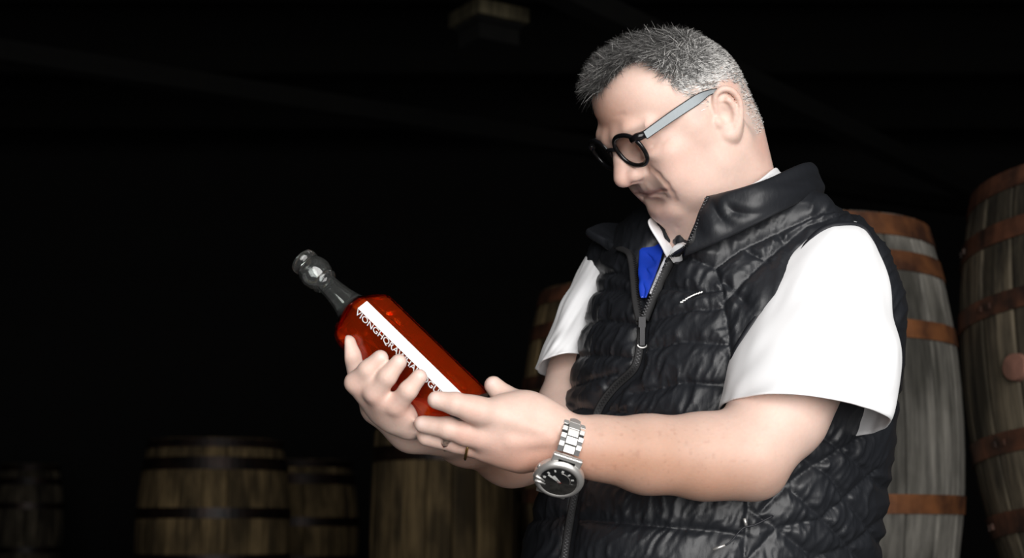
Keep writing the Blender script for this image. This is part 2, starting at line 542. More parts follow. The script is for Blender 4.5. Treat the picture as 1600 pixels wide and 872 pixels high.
# ------------------------------------------------------------------ implicit surfaces for the figure
class Field:
    def __init__(s, lo, hi, h):
        s.lo, s.h = np.asarray(lo, float), h
        s.n = np.ceil((np.asarray(hi) - s.lo) / h).astype(int) + 1
        s.mm = 0.02
        s.a = np.full(tuple(s.n), 0.5, np.float32)

    def sub(s, lo, hi):
        i0 = np.clip(np.floor((lo - s.lo) / s.h).astype(int), 0, s.n)
        i1 = np.clip(np.ceil((hi - s.lo) / s.h).astype(int) + 1, 0, s.n)
        if np.any(i1 - i0 <= 0): return None
        g = [(s.lo[k] + s.h * np.arange(i0[k], i1[k])).astype(np.float32) for k in range(3)]
        return tuple(slice(i0[k], i1[k]) for k in range(3)), g

    def put(s, lo, hi, fn, k, op):
        m = max(k, s.mm if op == 'add' else 0) + 4 * s.h       # far enough for later blends to see this shape
        r = s.sub(np.asarray(lo) - m, np.asarray(hi) + m)
        if r is None: return
        sl, g = r
        d = fn(g[0][:, None, None], g[1][None, :, None], g[2][None, None, :])
        a = s.a[sl]
        if op == 'add':
            o = np.minimum(a, d)
            if k > 0: o -= np.maximum(k - np.abs(a - d), 0) ** 2 / (4 * k)
        else:
            d = -d
            o = np.maximum(a, d)
            if k > 0: o += np.maximum(k - np.abs(a - d), 0) ** 2 / (4 * k)
        s.a[sl] = o

    def ell(s, c, r, ax=None, k=0.01, op='add'):
        c, r = np.asarray(c, float), np.asarray(r, float)
        ax = np.eye(3) if ax is None else np.asarray(ax, float)
        ext = np.sqrt(((ax * r[:, None]) ** 2).sum(0))

        def fn(x, y, z):
            x, y, z = x - np.float32(c[0]), y - np.float32(c[1]), z - np.float32(c[2])
            k0 = k1 = 0
            for i in range(3):
                u = (x * np.float32(ax[i, 0]) + y * np.float32(ax[i, 1]) + z * np.float32(ax[i, 2])) / np.float32(r[i])
                k0 = k0 + u * u
                k1 = k1 + (u / np.float32(r[i])) ** 2
            k0, k1 = np.sqrt(k0), np.sqrt(k1)
            return k0 * (k0 - 1) / np.maximum(k1, 1e-6)
        s.put(c - ext, c + ext, fn, k, op)

    def cone(s, a, b, ra, rb, k=0.01, op='add', flat=None, fs=1.0):
        """round cone; flat = direction in which the section is scaled by fs"""
        a, b = np.asarray(a, float), np.asarray(b, float)
        ab = b - a
        L2 = max(ab @ ab, 1e-12)
        R = max(ra, rb) * max(1, fs)
        fl = None if flat is None else norm(flat)

        def fn(x, y, z):
            x, y, z = x - np.float32(a[0]), y - np.float32(a[1]), z - np.float32(a[2])
            t = np.clip((x * np.float32(ab[0]) + y * np.float32(ab[1]) + z * np.float32(ab[2])) / np.float32(L2), 0, 1)
            x, y, z = x - t * np.float32(ab[0]), y - t * np.float32(ab[1]), z - t * np.float32(ab[2])
            r = np.float32(ra) + np.float32(rb - ra) * t
            if fl is None:
                return np.sqrt(x * x + y * y + z * z) - r
            w = x * np.float32(fl[0]) + y * np.float32(fl[1]) + z * np.float32(fl[2])
            q = x * x + y * y + z * z - w * w
            return (np.sqrt(q + (w / np.float32(fs)) ** 2) - r) * np.float32(min(1, 0.5 + fs / 2))
        s.put(np.minimum(a, b) - R, np.maximum(a, b) + R, fn, k, op)

    def chain(s, pts, rs, k=0.004, k0=None, op='add', flat=None, fs=1.0):
        for i in range(len(pts) - 1):
            s.cone(pts[i], pts[i + 1], rs[i], rs[i + 1], k0 if (i == 0 and k0 is not None) else k, op, flat, fs)

    def loft(s, rows, L, F, k=0.02, op='add', sq=2.0):
        """rows: y, cx, cz, a (half width along L), b (half depth along F); section superellipse"""
        R = np.array(sorted(rows), float)
        ymin, ymax = R[0, 0], R[-1, 0]
        m = max(R[:, 3].max(), R[:, 4].max())
        lo = np.array([R[:, 1].min() - m, ymin, R[:, 2].min() - m])
        hi = np.array([R[:, 1].max() + m, ymax, R[:, 2].max() + m])

        def fn(x, y, z):
            yy = np.clip(y, ymin, ymax).ravel()
            t = cubic(R, yy)
            cx, cz, a, b = [t[:, i].astype(np.float32)[None, :, None] for i in range(4)]
            x, z = x - cx, z - cz
            l = np.abs(x * np.float32(L[0]) + z * np.float32(L[2])) / a
            f = np.abs(x * np.float32(F[0]) + z * np.float32(F[2])) / b
            if sq == 2.0:
                d = (np.sqrt(l * l + f * f) - 1) * np.minimum(a, b)
            else:
                d = ((l ** sq + f ** sq) ** (1 / sq) - 1) * np.minimum(a, b)
            e = np.maximum(y - np.float32(ymax), np.float32(ymin) - y)
            return np.maximum(d, e).astype(np.float32)
        s.put(lo, hi, fn, k, op)

    def sample(s, p):
        q = (np.asarray(p, float) - s.lo) / s.h
        q = np.clip(q, 0, np.array(s.n) - 1.001)
        i = q.astype(int)
        f = q - i
        o = 0
        for c in range(8):
            b = [(c >> k) & 1 for k in range(3)]
            w = 1
            for k in range(3): w = w * (f[:, k] if b[k] else 1 - f[:, k])
            o = o + w * s.a[i[:, 0] + b[0], i[:, 1] + b[1], i[:, 2] + b[2]]
        return o

    def mesh(s):
        A = s.a
        for ax in range(3):
            sl = [slice(None)] * 3
            for e in (0, -1):
                sl[ax] = e
                A[tuple(sl)] = np.maximum(A[tuple(sl)], 0.3 * s.h)
        S = A < 0
        nx, ny, nz = A.shape
        act = np.zeros((nx - 1, ny - 1, nz - 1), np.uint8)
        for c in range(8):
            act += S[(c & 1):nx - 1 + (c & 1), ((c >> 1) & 1):ny - 1 + ((c >> 1) & 1), ((c >> 2) & 1):nz - 1 + ((c >> 2) & 1)]
        cells = np.flatnonzero((act > 0) & (act < 8))
        del act
        ci = np.stack(np.unravel_index(cells, (nx - 1, ny - 1, nz - 1)), 1)
        cv = np.stack([A[ci[:, 0] + (c & 1), ci[:, 1] + ((c >> 1) & 1), ci[:, 2] + ((c >> 2) & 1)] for c in range(8)], 1)
        acc = np.zeros((len(ci), 3))
        cnt = np.zeros(len(ci))
        for a in range(8):
            for ax in range(3):
                b = a | (1 << ax)
                if b == a: continue
                va, vb = cv[:, a], cv[:, b]
                m = (va < 0) != (vb < 0)
                t = np.where(m, va / np.where(m, va - vb, 1), 0)
                p = np.array([(a & 1), (a >> 1) & 1, (a >> 2) & 1], float)[None].repeat(len(ci), 0)
                p[:, ax] += t
                acc += p * m[:, None]
                cnt += m
        verts = s.lo + s.h * (ci + acc / cnt[:, None])
        quads = []
        strides = np.array([(ny - 1) * (nz - 1), nz - 1, 1])
        for ax in range(3):
            u, v = (ax + 1) % 3, (ax + 2) % 3
            sa = [slice(1, -1)] * 3
            sb = [slice(1, -1)] * 3
            sa[ax], sb[ax] = slice(0, -1), slice(1, None)
            Sa, Sb = S[tuple(sa)], S[tuple(sb)]
            e = np.stack(np.nonzero(Sa != Sb), 1)
            if not len(e): continue
            ins = Sa[e[:, 0], e[:, 1], e[:, 2]]
            e = e + 1
            e[:, ax] -= 1
            base = e @ strides
            c00 = base - strides[u] - strides[v]
            c10 = base - strides[v]
            c11 = base
            c01 = base - strides[u]
            q = np.stack([c00, c10, c11, c01], 1)
            q[~ins] = q[~ins][:, ::-1]
            quads.append(q)
        q = np.vstack(quads)
        q = np.searchsorted(cells, q)[:, ::-1]      # camera axes are left-handed
        return verts, q


def cubic(R, y):
    """smooth interpolation of table rows (first column the key)"""
    x = R[:, 0]
    out = np.zeros((len(y), R.shape[1] - 1))
    i = np.clip(np.searchsorted(x, y) - 1, 0, len(x) - 2)
    t = ((y - x[i]) / (x[i + 1] - x[i]))[:, None]
    P = R[:, 1:]
    dx = (x[i + 1] - x[i])[:, None]
    M = np.gradient(P, x, axis=0)
    m0, m1 = M[i] * dx, M[i + 1] * dx
    return (2 * t ** 3 - 3 * t ** 2 + 1) * P[i] + (t ** 3 - 2 * t ** 2 + t) * m0 + (-2 * t ** 3 + 3 * t ** 2) * P[i + 1] + (t ** 3 - t ** 2) * m1


def relax(v, q, n=1, lam=0.5):
    """Laplacian smoothing of a quad mesh"""
    e = np.vstack([q[:, [0, 1]], q[:, [1, 2]], q[:, [2, 3]], q[:, [3, 0]]])
    for _ in range(n):
        acc = np.zeros_like(v)
        for k in range(3):
            acc[:, k] = np.bincount(e[:, 0], v[e[:, 1], k], len(v)) + np.bincount(e[:, 1], v[e[:, 0], k], len(v))
        c = np.bincount(e[:, 0], minlength=len(v)) + np.bincount(e[:, 1], minlength=len(v))
        v = v + lam * (acc / np.maximum(c, 1)[:, None] - v)
    return v


def vnormals(v, q):
    n = np.cross(v[q[:, 2]] - v[q[:, 0]], v[q[:, 3]] - v[q[:, 1]])
    o = np.zeros_like(v)
    for k in range(4):
        for a in range(3):
            o[:, a] += np.bincount(q[:, k], n[:, a], len(v))
    o /= np.linalg.norm(o, axis=1, keepdims=True) + 1e-12
    return -o          # outward in the left-handed camera axes
# ------------------------------------------------------------------ the man: frames
def rot_frame(yaw, pitch, roll=0.0):
    """forward, up, left of a figure facing picture-left; yaw turns it to the camera, pitch bows it"""
    cy, sy, cp, sp = math.cos(yaw), math.sin(yaw), math.cos(pitch), math.sin(pitch)
    f0, u0, l0 = np.array([-cy, 0, -sy]), np.array([0, 1.0, 0]), np.array([sy, 0, -cy])
    f, u, l = f0 * cp - u0 * sp, u0 * cp + f0 * sp, l0
    cr, sr = math.cos(roll), math.sin(roll)
    return f, u * cr + l * sr, l * cr - u * sr


HF, HU, HL = rot_frame(math.radians(24), math.radians(33), math.radians(0))
HAX = np.array([HF, HU, HL])
HO = V(1083, 187, 0.06)


def hp(F, U, L=0.0):
    return HO + F * HF + U * HU + L * HL


TYAW = math.radians(42)
TF = np.array([-math.cos(TYAW), 0, -math.sin(TYAW)])
TL = np.array([math.sin(TYAW), 0, -math.cos(TYAW)])

VOX = 0.0018
body = Field(VA([(505, 60, -0.33)])[0] * [1, 0, 1] + [0, -0.335, 0], [0.47, 0.31, D0 + 0.34], VOX)


def snap(b, p, out, deep=0.0, reach=0.03):
    """move p along out onto the surface built so far, then deep below it"""
    t = np.arange(reach, -reach, -0.0004)
    q = np.asarray(p) + t[:, None] * np.asarray(out)
    i = np.flatnonzero(b.sample(q) < 0)
    return q[i[0]] - np.asarray(out) * deep if len(i) else np.asarray(p)


def build_head(b):
    E = lambda F, U, L, r, k=0.012, op='add', ax=HAX: b.ell(hp(F, U, L), r, ax, k, op)
    E(0.012, 0.036, 0, (0.083, 0.073, 0.074))                       # cranium
    E(-0.014, 0.016, 0, (0.056, 0.062, 0.068), 0.02)                # occiput
    E(0.047, 0.061, 0, (0.056, 0.053, 0.060), 0.02)                 # forehead
    E(0.050, -0.020, 0, (0.052, 0.062, 0.058), 0.02)                # midface
    b.chain([hp(0.082, 0.034, 0.046), hp(0.096, 0.037, 0.030), hp(0.1015, 0.034, 0.012), hp(0.1015, 0.034, -0.012),
             hp(0.096, 0.037, -0.030), hp(0.082, 0.034, -0.046)], [0.008, 0.009, 0.0090, 0.0090, 0.009, 0.008], 0.014)   # brow
    for s in (1, -1):
        E(0.066, -0.004, 0.043 * s, (0.026, 0.018, 0.021), 0.014)    # cheekbone
        b.cone(hp(0.034, 0.006, 0.058 * s), hp(0.030, -0.044, 0.050 * s), 0.018, 0.020, 0.02)     # ramus
        b.cone(hp(0.030, -0.046, 0.050 * s), hp(0.082, -0.070, 0.018 * s), 0.021, 0.019, 0.016)   # jaw
        E(0.062, -0.034, 0.038 * s, (0.036, 0.036, 0.026), 0.014)    # cheek
        E(0.052, -0.058, 0.040 * s, (0.030, 0.026, 0.022), 0.014)    # jowl
    E(0.044, -0.070, 0, (0.048, 0.030, 0.044), 0.020)               # under the jaw
    E(0.062, -0.091, 0.004, (0.034, 0.020, 0.036), 0.010)               # double chin
    E(0.087, -0.071, 0, (0.018, 0.018, 0.021), 0.010)               # chin
    E(0.083, -0.033, 0, (0.016, 0.022, 0.028), 0.012)               # mouth mound
    # eye sockets and lidded eyes
    for s in (1, -1):
        E(0.105, 0.019, 0.030 * s, (0.019, 0.0115, 0.0165), 0.010, 'sub')
        E(0.082, 0.0175, 0.031 * s, (0.0145, 0.0130, 0.0145), 0.003)
        E(0.088, 0.004, 0.033 * s, (0.011, 0.006, 0.014), 0.008)      # bag below the eye
    # nose
    b.chain([hp(0.1015, 0.028, 0), hp(0.109, 0.012, 0), hp(0.1155, -0.002, 0), hp(0.1195, -0.0090, 0)],
            [0.0070, 0.0075, 0.0090, 0.0108], 0.006, 0.008)
    b.cone(hp(0.1165, -0.0110, 0), hp(0.104, -0.016, 0), 0.0085, 0.009, 0.006)
    for s in (1, -1):
        E(0.1065, -0.0105, 0.0120 * s, (0.0130, 0.0095, 0.0085), 0.005)
        b.cone(hp(0.1090, 0.006, 0.004 * s), hp(0.0985, -0.002, 0.0150 * s), 0.0065, 0.0070, 0.008)
        E(0.1115, -0.0200, 0.0068 * s, (0.0050, 0.0042, 0.0030), 0.003, 'sub')
        E(0.1010, -0.0085, 0.0225 * s, (0.0060, 0.0080, 0.0030), 0.004, 'sub')
    # lips
    b.chain([hp(0.0830, -0.0365, 0.026), hp(0.0950, -0.0325, 0.010), hp(0.0972, -0.0320, 0), hp(0.0950, -0.0325, -0.010),
             hp(0.0830, -0.0365, -0.026)], [0.003, 0.0056, 0.0056, 0.0056, 0.003], 0.004, 0.006)
    b.chain([hp(0.0830, -0.0410, 0.025), hp(0.0940, -0.0450, 0.010), hp(0.0958, -0.0455, 0), hp(0.0940, -0.0450, -0.010),
             hp(0.0830, -0.0410, -0.025)], [0.003, 0.0062, 0.0066, 0.0062, 0.003], 0.004, 0.006)
    def both(pts, rs, k, deep=0.0):
        """groove through picture points of the near side, mirrored onto the far side"""
        P = [snap(b, V(x, y, 0.03), -V(x, y, 0.03) / np.linalg.norm(V(x, y, 0.03)), deep, 0.09) for x, y in pts]
        Q = [(p - HO) @ HAX.T for p in P]
        b.chain(P, rs, k, op='sub')
        b.chain([hp(q[0], q[1], -q[2]) for q in Q], rs, k, op='sub')

    both([(1003, 309), (1010, 306), (1020, 302), (1032, 297), (1040, 297)], [0.0024, 0.0024, 0.0022, 0.0020, 0.0010], 0.0020, 0.0002)
    E(0.1050, -0.0545, 0, (0.010, 0.005, 0.020), 0.008, 'sub')      # hollow under the lip
    both([(1016, 262), (1028, 274), (1041, 289), (1050, 302), (1056, 314)], [0.0012, 0.0018, 0.0018, 0.0014, 0.0006], 0.0045, -0.0016)
    both([(1020, 228), (1032, 224), (1042, 217)], [0.0008, 0.0008, 0.0004], 0.004, -0.0016)
    both([(1034, 356), (1043, 364), (1052, 364), (1062, 356)], [0.0018, 0.0030, 0.0030, 0.0012], 0.008, 0.0006)      # crease under the chin
    for u in (0.062, 0.074):
        b.chain([hp(0.0960, u - 0.002, 0.034), hp(0.1075, u, 0.012), hp(0.1085, u, 0), hp(0.1075, u, -0.012),
                 hp(0.0960, u - 0.002, -0.034)], [0.0006] * 5, 0.004, op='sub')
    # ears
    for s in (1, -1):
        e = lambda F, U, L: hp(0.92 * F + 0.0145, 0.90 * U - 0.0010, (L - 0.0035) * s)
        tilt = norm(HL * s + 0.42 * HF)                            # the ear plate stands off the head
        axe = np.array([norm(np.cross(HU, tilt)), HU, tilt])
        b.ell(e(-0.015, 0.006, 0.0795), (0.0165, 0.027, 0.0045), axe, 0.004)
        b.ell(e(-0.003, -0.015, 0.0765), (0.010, 0.013, 0.006), axe, 0.004)
        hx = catmull([(-0.003, 0.004, 0.0770), (-0.005, 0.019, 0.0795), (-0.0105, 0.0295, 0.0830), (-0.0205, 0.0325, 0.0875),
                      (-0.0295, 0.0240, 0.0905), (-0.0315, 0.0090, 0.0910), (-0.0260, -0.0060, 0.0890),
                      (-0.0165, -0.0185, 0.0850), (-0.0075, -0.0250, 0.0805), (-0.0010, -0.0220, 0.0780)], 3)
        hr = np.interp(np.linspace(0, 9, len(hx)), range(10), [0.0030, 0.0030, 0.0032, 0.0036, 0.0036, 0.0034, 0.0034, 0.0040, 0.0048, 0.0040])
        b.chain([e(*q) for q in hx], hr, 0.0018)
        ah = catmull([(-0.0105, 0.0240, 0.0835), (-0.0205, 0.0165, 0.0875), (-0.0215, 0.0010, 0.0870), (-0.0130, -0.0110, 0.0835)], 3)
        b.chain([e(*q) for q in ah], np.interp(np.linspace(0, 3, len(ah)), range(4), [0.0022, 0.0030, 0.0030, 0.0026]), 0.0025)   # antihelix
        b.ell(e(-0.0085, 0.0010, 0.0850), (0.0085, 0.0115, 0.0060), axe, 0.003, 'sub')   # concha
        b.ell(e(-0.0140, 0.0230, 0.0875), (0.0055, 0.0045, 0.0035), axe, 0.002, 'sub')
        b.ell(e(0.0025, -0.0020, 0.0795), (0.0045, 0.0060, 0.0035), axe, 0.003)          # tragus


def build_trunk(b):
    # neck and the trunk hidden under the clothes
    b.cone(V(1122, 225, 0.060), V(1150, 365, 0.09), 0.057, 0.062, 0.03)
    b.cone(V(1105, 285, 0.05), V(1150, 385, 0.08), 0.044, 0.050, 0.022)
    b.cone(V(1160, 410, 0.10), V(1285, 435, 0.02), 0.045, 0.040, 0.03)
    b.cone(V(1150, 410, 0.10), V(985, 440, 0.23), 0.045, 0.034, 0.03)
    b.cone(V(1150, 430, 0.10), V(1125, 720, 0.07), 0.100, 0.115, 0.03)


def build_arms(b):
    # near (his left) arm
    b.cone(V(1300, 425, 0.01), V(1240, 600, -0.10), 0.040, 0.048, 0.02)
    b.cone(V(1240, 600, -0.10), V(1218, 645, -0.13), 0.048, 0.050, 0.02)
    b.cone(V(1218, 640, -0.13), V(1166, 712, -0.155), 0.048, 0.042, 0.02)
    b.chain([V(1168, 712, -0.155), V(1100, 713, -0.165), V(1010, 710, -0.175), V(935, 700, -0.185), V(885, 694, -0.19)],
            [0.0430, 0.0420, 0.0375, 0.0295, 0.0262], 0.02, 0.02)
    b.ell(V(1188, 748, -0.150), (0.017, 0.014, 0.018), None, 0.02)       # elbow point
    b.ell(V(905, 722, -0.188), (0.008, 0.008, 0.010), None, 0.012)       # wrist bone
    # far (his right) arm
    b.cone(V(985, 440, 0.24), V(905, 585, 0.19), 0.034, 0.036, 0.02)
    b.cone(V(905, 585, 0.19), V(868, 692, 0.09), 0.037, 0.044, 0.02)
    b.chain([V(868, 692, 0.09), V(800, 700, 0.02), V(730, 676, -0.06), V(680, 656, -0.11)], [0.046, 0.042, 0.034, 0.029], 0.02, 0.02)


def fold_lines(b, pts, r=0.0008, k=0.003):
    b.chain(pts, [r] * len(pts), k, op='sub')


def build_left_hand(b):
    z = -0.195
    # palm seen from the back of the hand
    b.cone(V(872, 690, -0.192), V(800, 672, z - 0.005), 0.030, 0.035, 0.016, flat=(0.1, 0.2, 1), fs=0.62)
    b.ell(V(822, 660, z), (0.042, 0.030, 0.020), np.array([norm((-1, 0.12, 0)), norm((0.12, 1, 0)), (0, 0, 1)]), 0.014)
    b.ell(V(832, 705, z + 0.006), (0.042, 0.018, 0.019), np.array([norm((-1, 0.10, 0)), norm((0.10, 1, 0)), (0, 0, 1)]), 0.014)
    # index
    b.chain(VA([(802, 656, z - 0.010), (752, 643, z - 0.026), (712, 631, z - 0.034), (682, 625, z - 0.032)]),
            [0.0170, 0.0138, 0.0112, 0.0092], 0.004, 0.014)
    b.ell(V(737, 639, z - 0.029), (0.0135, 0.0128, 0.0120), None, 0.006)
    # middle
    b.chain(VA([(800, 692, z - 0.008), (750, 682, z - 0.014), (700, 669, z - 0.014), (661, 663, z - 0.008)]),
            [0.0165, 0.0130, 0.0112, 0.0090], 0.004, 0.014)
    b.ell(V(728, 677, z - 0.015), (0.0130, 0.0124, 0.0115), None, 0.006)
    # ring finger
    b.chain(VA([(805, 712, z + 0.002), (758, 702, z + 0.001), (712, 691, z + 0.002), (666, 683, z + 0.004)]),
            [0.0140, 0.0122, 0.0110, 0.0092], 0.003, 0.012)
    # little finger, mostly hidden below the others
    b.chain(VA([(815, 720, z + 0.016), (775, 711, z + 0.022), (738, 702, z + 0.028), (708, 694, z + 0.032)]),
            [0.0115, 0.0098, 0.0088, 0.0074], 0.003, 0.012)
    # thumb
    b.chain(VA([(852, 668, z + 0.002), (822, 641, z + 0.006), (792, 624, z + 0.010), (771, 602, z + 0.014)]),
            [0.0210, 0.0165, 0.0128, 0.0096], 0.005, 0.014)
    # tendons on the back of the hand
    b.cone(V(860, 680, z - 0.021), V(800, 658, z - 0.025), 0.003, 0.004, 0.010)
    b.cone(V(860, 688, z - 0.020), V(800, 690, z - 0.023), 0.003, 0.004, 0.010)


def build_right_hand(b):
    # palm lies under and behind the bottle
    b.cone(V(700, 668, -0.100), V(648, 664, -0.110), 0.029, 0.030, 0.016)
    b.cone(V(645, 662, -0.120), V(594, 634, -0.125), 0.026, 0.022, 0.016)
    b.cone(V(650, 640, -0.095), V(590, 598, -0.095), 0.018, 0.016, 0.016)
    ax = np.array([norm((-0.86, 0.5, 0)), norm((0.5, 0.86, -0.3)), norm(np.cross(norm((-0.86, 0.5, 0)), norm((0.5, 0.86, -0.3))))])
    b.ell(V(612, 638, -0.160), (0.036, 0.017, 0.022), ax, 0.014)
    fingers = [([(598, 638, -0.172), (556, 598, -0.192), (575, 578, -0.203), (594, 560, -0.206)], [0.0165, 0.0112, 0.0098, 0.0086]),
               ([(618, 654, -0.176), (586, 614, -0.202), (605, 589, -0.212), (623, 566, -0.213)], [0.0158, 0.0110, 0.0094, 0.0084]),
               ([(642, 664, -0.172), (620, 633, -0.200), (638, 610, -0.212), (655, 589, -0.213)], [0.0152, 0.0108, 0.0094, 0.0082])]
    for p, r in fingers:
        b.chain(VA(p), r, 0.004, 0.012)
        
    # index finger stretched along the far left of the bottle
    b.chain(VA([(578, 615, -0.140), (560, 582, -0.150), (550, 556, -0.154), (544, 536, -0.154)]), [0.0150, 0.0108, 0.0094, 0.0084], 0.004, 0.010)
    # thumb closes the grip behind the bottle
    b.chain(VA([(655, 640, -0.090), (625, 590, -0.068), (605, 562, -0.066), (592, 540, -0.072)]), [0.017, 0.013, 0.011, 0.009], 0.004, 0.010)


body.mm = 0.032
build_head(body)
build_trunk(body)
build_arms(body)
body.mm = 0.016
build_left_hand(body)
build_right_hand(body)
bv, bq = body.mesh()
bv = relax(bv, bq, 1, 0.4)


# ------------------------------------------------------------------ skin colour
def skin_cols(v):
    base = np.array([0.71, 0.515, 0.44])
    c = np.tile(base, (len(v), 1))
    loc = (v - HO) @ HAX.T                      # head coordinates F,U,L

    def dab(center, r, col, w, space=None):
        nonlocal c
        p = v if space is None else space
        d = np.linalg.norm((p - np.asarray(center)) / np.asarray(r), axis=1)
        a = (w * np.exp(-d * d))[:, None]
        c = c * (1 - a) + np.asarray(col) * a
    red, pink, dark, lip = (0.62, 0.27, 0.20), (0.68, 0.36, 0.29), (0.42, 0.24, 0.17), (0.50, 0.20, 0.18)
    dab((0.118, -0.010, 0), (0.016, 0.020, 0.018), red, 0.45, loc)
    dab((0.10, 0.06, 0.0), (0.03, 0.035, 0.05), (0.60, 0.29, 0.19), 0.62, loc)  # ruddy forehead; the warm shading there is put into the colour too
    dab((0.07, -0.02, 0.05), (0.03, 0.03, 0.03), pink, 0.35, loc)
    dab((0.07, -0.02, -0.05), (0.03, 0.03, 0.03), pink, 0.35, loc)
    dab((0.09, 0.012, 0.033), (0.012, 0.012, 0.018), (0.50, 0.29, 0.23), 0.5, loc)
    dab((0.09, 0.012, -0.033), (0.012, 0.012, 0.018), (0.50, 0.29, 0.23), 0.5, loc)
    dab((0.098, -0.039, 0.0), (0.010, 0.0065, 0.026), lip, 0.60, loc)
    dab((0.094, -0.070, 0.0), (0.02, 0.02, 0.03), pink, 0.4, loc)
    for s in (1, -1):
        dab((-0.025, 0.022, 0.088 * s), (0.012, 0.022, 0.02), red, 0.55, loc)
        dab((-0.03, -0.06, 0.055 * s), (0.02, 0.03, 0.03), red, 0.35, loc)
        dab((0.070, -0.075, 0.03 * s), (0.03, 0.02, 0.03), (0.55, 0.36, 0.29), 0.35, loc)
        # brows
        t = np.clip((loc[:, 2] * s - 0.010) / 0.038, 0, 1)
        by = 0.0335 + 0.006 * np.sin(t * 2.4)
        inb = (loc[:, 2] * s > 0.008) & (loc[:, 2] * s < 0.052) & (loc[:, 0] > 0.06)
        a = np.where(inb, 0.55 * np.exp(-((loc[:, 1] - by) / 0.0042) ** 2), 0)[:, None]
        c = c * (1 - a) + np.array([0.16, 0.12, 0.10]) * a
    # crease shade painted along the mouth line and folds; the shaved upper lip
    X, Y = 800 + FPX * v[:, 0] / v[:, 2], 436 - FPX * v[:, 1] / v[:, 2]
    near = (loc[:, 0] > 0.05) & (loc[:, 1] < 0.03)
    mir = HO + np.stack([loc[:, 0], loc[:, 1], np.abs(loc[:, 2])], 1) @ HAX
    X, Y = 800 + FPX * mir[:, 0] / mir[:, 2], 436 - FPX * mir[:, 1] / mir[:, 2]
    for pl, wd, col, w in (([(1003, 309), (1010, 306), (1020, 302), (1032, 297), (1041, 297)], 2.2, (0.20, 0.05, 0.04), 0.75),
                           ([(1016, 262), (1028, 274), (1041, 289), (1050, 302), (1056, 314)], 3.0, (0.42, 0.20, 0.13), 0.45),
                           ([(1002, 296), (1014, 292), (1030, 286)], 8.0, (0.50, 0.39, 0.33), 0.45)):
        dd_ = np.full(len(v), 1e9)
        for (x0, y0), (x1, y1) in zip(pl[:-1], pl[1:]):
            t = np.clip(((X - x0) * (x1 - x0) + (Y - y0) * (y1 - y0)) / ((x1 - x0) ** 2 + (y1 - y0) ** 2), 0, 1)
            dd_ = np.minimum(dd_, np.hypot(X - x0 - t * (x1 - x0), Y - y0 - t * (y1 - y0)))
        a = np.where(near, w * np.exp(-(dd_ / wd) ** 2), 0)[:, None]
        c = c * (1 - a) + np.array(col) * a
    # freckled, ruddier forearms and knuckles
    dab(V(990, 712, -0.2), (0.10, 0.035, 0.08), (0.40, 0.20, 0.115), 0.85)
    dab(V(1100, 760, -0.19), (0.10, 0.03, 0.08), (0.45, 0.23, 0.145), 0.75)
    dab(V(840, 728, -0.2), (0.07, 0.02, 0.05), (0.56, 0.28, 0.19), 0.7)
    dab(V(770, 735, -0.05), (0.09, 0.05, 0.10), (0.54, 0.28, 0.19), 0.8)
    dab(V(800, 700, -0.2), (0.06, 0.02, 0.04), pink, 0.4)
    for p in ((737, 638, -0.225), (728, 678, -0.22), (560, 606, -0.19), (590, 624, -0.20), (627, 640, -0.2), (600, 640, -0.18)):
        dab(V(*p), (0.012, 0.012, 0.02), (0.64, 0.35, 0.28), 0.5)
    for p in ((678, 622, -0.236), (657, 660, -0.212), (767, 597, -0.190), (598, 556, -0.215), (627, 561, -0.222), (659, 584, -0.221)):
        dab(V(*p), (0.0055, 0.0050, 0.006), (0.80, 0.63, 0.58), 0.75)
    fa = np.exp(-(((v - V(1010, 712, -0.2)) / [0.12, 0.05, 0.09]) ** 2).sum(1))
    fk = np.clip(value_noise(v, 260, 41) - 0.45, 0, 1) * 0.7 * fa
    c = c * (1 - fk[:, None] * [0.45, 0.6, 0.65])
    n1 = value_noise(v, 90, 3)
    n2 = value_noise(v, 420, 5)
    c = c * (1 + 0.03 * n1 + 0.03 * n2)[:, None]
    return np.clip(c, 0.02, 1)


m, nt, b = mat_new('skin')
at = nd(nt, 'ShaderNodeAttribute', attribute_name='Col')
nt.links.new(at.outputs['Color'], b.inputs['Base Color'])
b.inputs['Roughness'].default_value = 0.48
b.inputs['Specular IOR Level'].default_value = 0.4
b.inputs['Subsurface Weight'].default_value = 0.25
b.inputs['Subsurface Radius'].default_value = (1.0, 0.35, 0.2)
b.inputs['Subsurface Scale'].default_value = 0.006
add_bump(nt, b, 420.0, 0.18, 0.0008, 6.0)
M_SKIN = m

MAN_LOC = tuple(c2w(V(1150, 600, 0.08))[:2]) + (0.0,)
man = thing('person', 'grey-haired man in black quilted vest and white short-sleeved shirt holding up the amber bottle', 'person', MAN_LOC)
body_o = obj('body', bv, bq, M_SKIN, man, cols=skin_cols(bv))
# ------------------------------------------------------------------ hair
HAIRLINE = [(925, 160), (944, 140), (958, 122), (978, 103), (1002, 92), (1022, 97), (1036, 110), (1046, 132), (1060, 146), (1074, 160),
            (1082, 186), (1094, 190), (1102, 165), (1110, 142), (1126, 126), (1152, 130), (1163, 165), (1166, 190), (1176, 214),
            (1188, 236), (1290, 240), (1290, -40), (880, -40), (880, 160)]


def hair_weight(loc):
    """True where hair grows (head coordinates F,U,L); the hairline is mirrored onto the far side"""
    p = HO + np.stack([loc[:, 0], loc[:, 1], np.abs(loc[:, 2])], 1) @ HAX
    x, y = 800 + FPX * p[:, 0] / p[:, 2], 436 - FPX * p[:, 1] / p[:, 2]
    ins = np.zeros(len(x), bool)
    for (x0, y0), (x1, y1) in zip(HAIRLINE, HAIRLINE[1:] + HAIRLINE[:1]):
        if y0 == y1: continue
        ins ^= ((y0 > y) != (y1 > y)) & (x < (x1 - x0) * (y - y0) / (y1 - y0) + x0)
    return ins


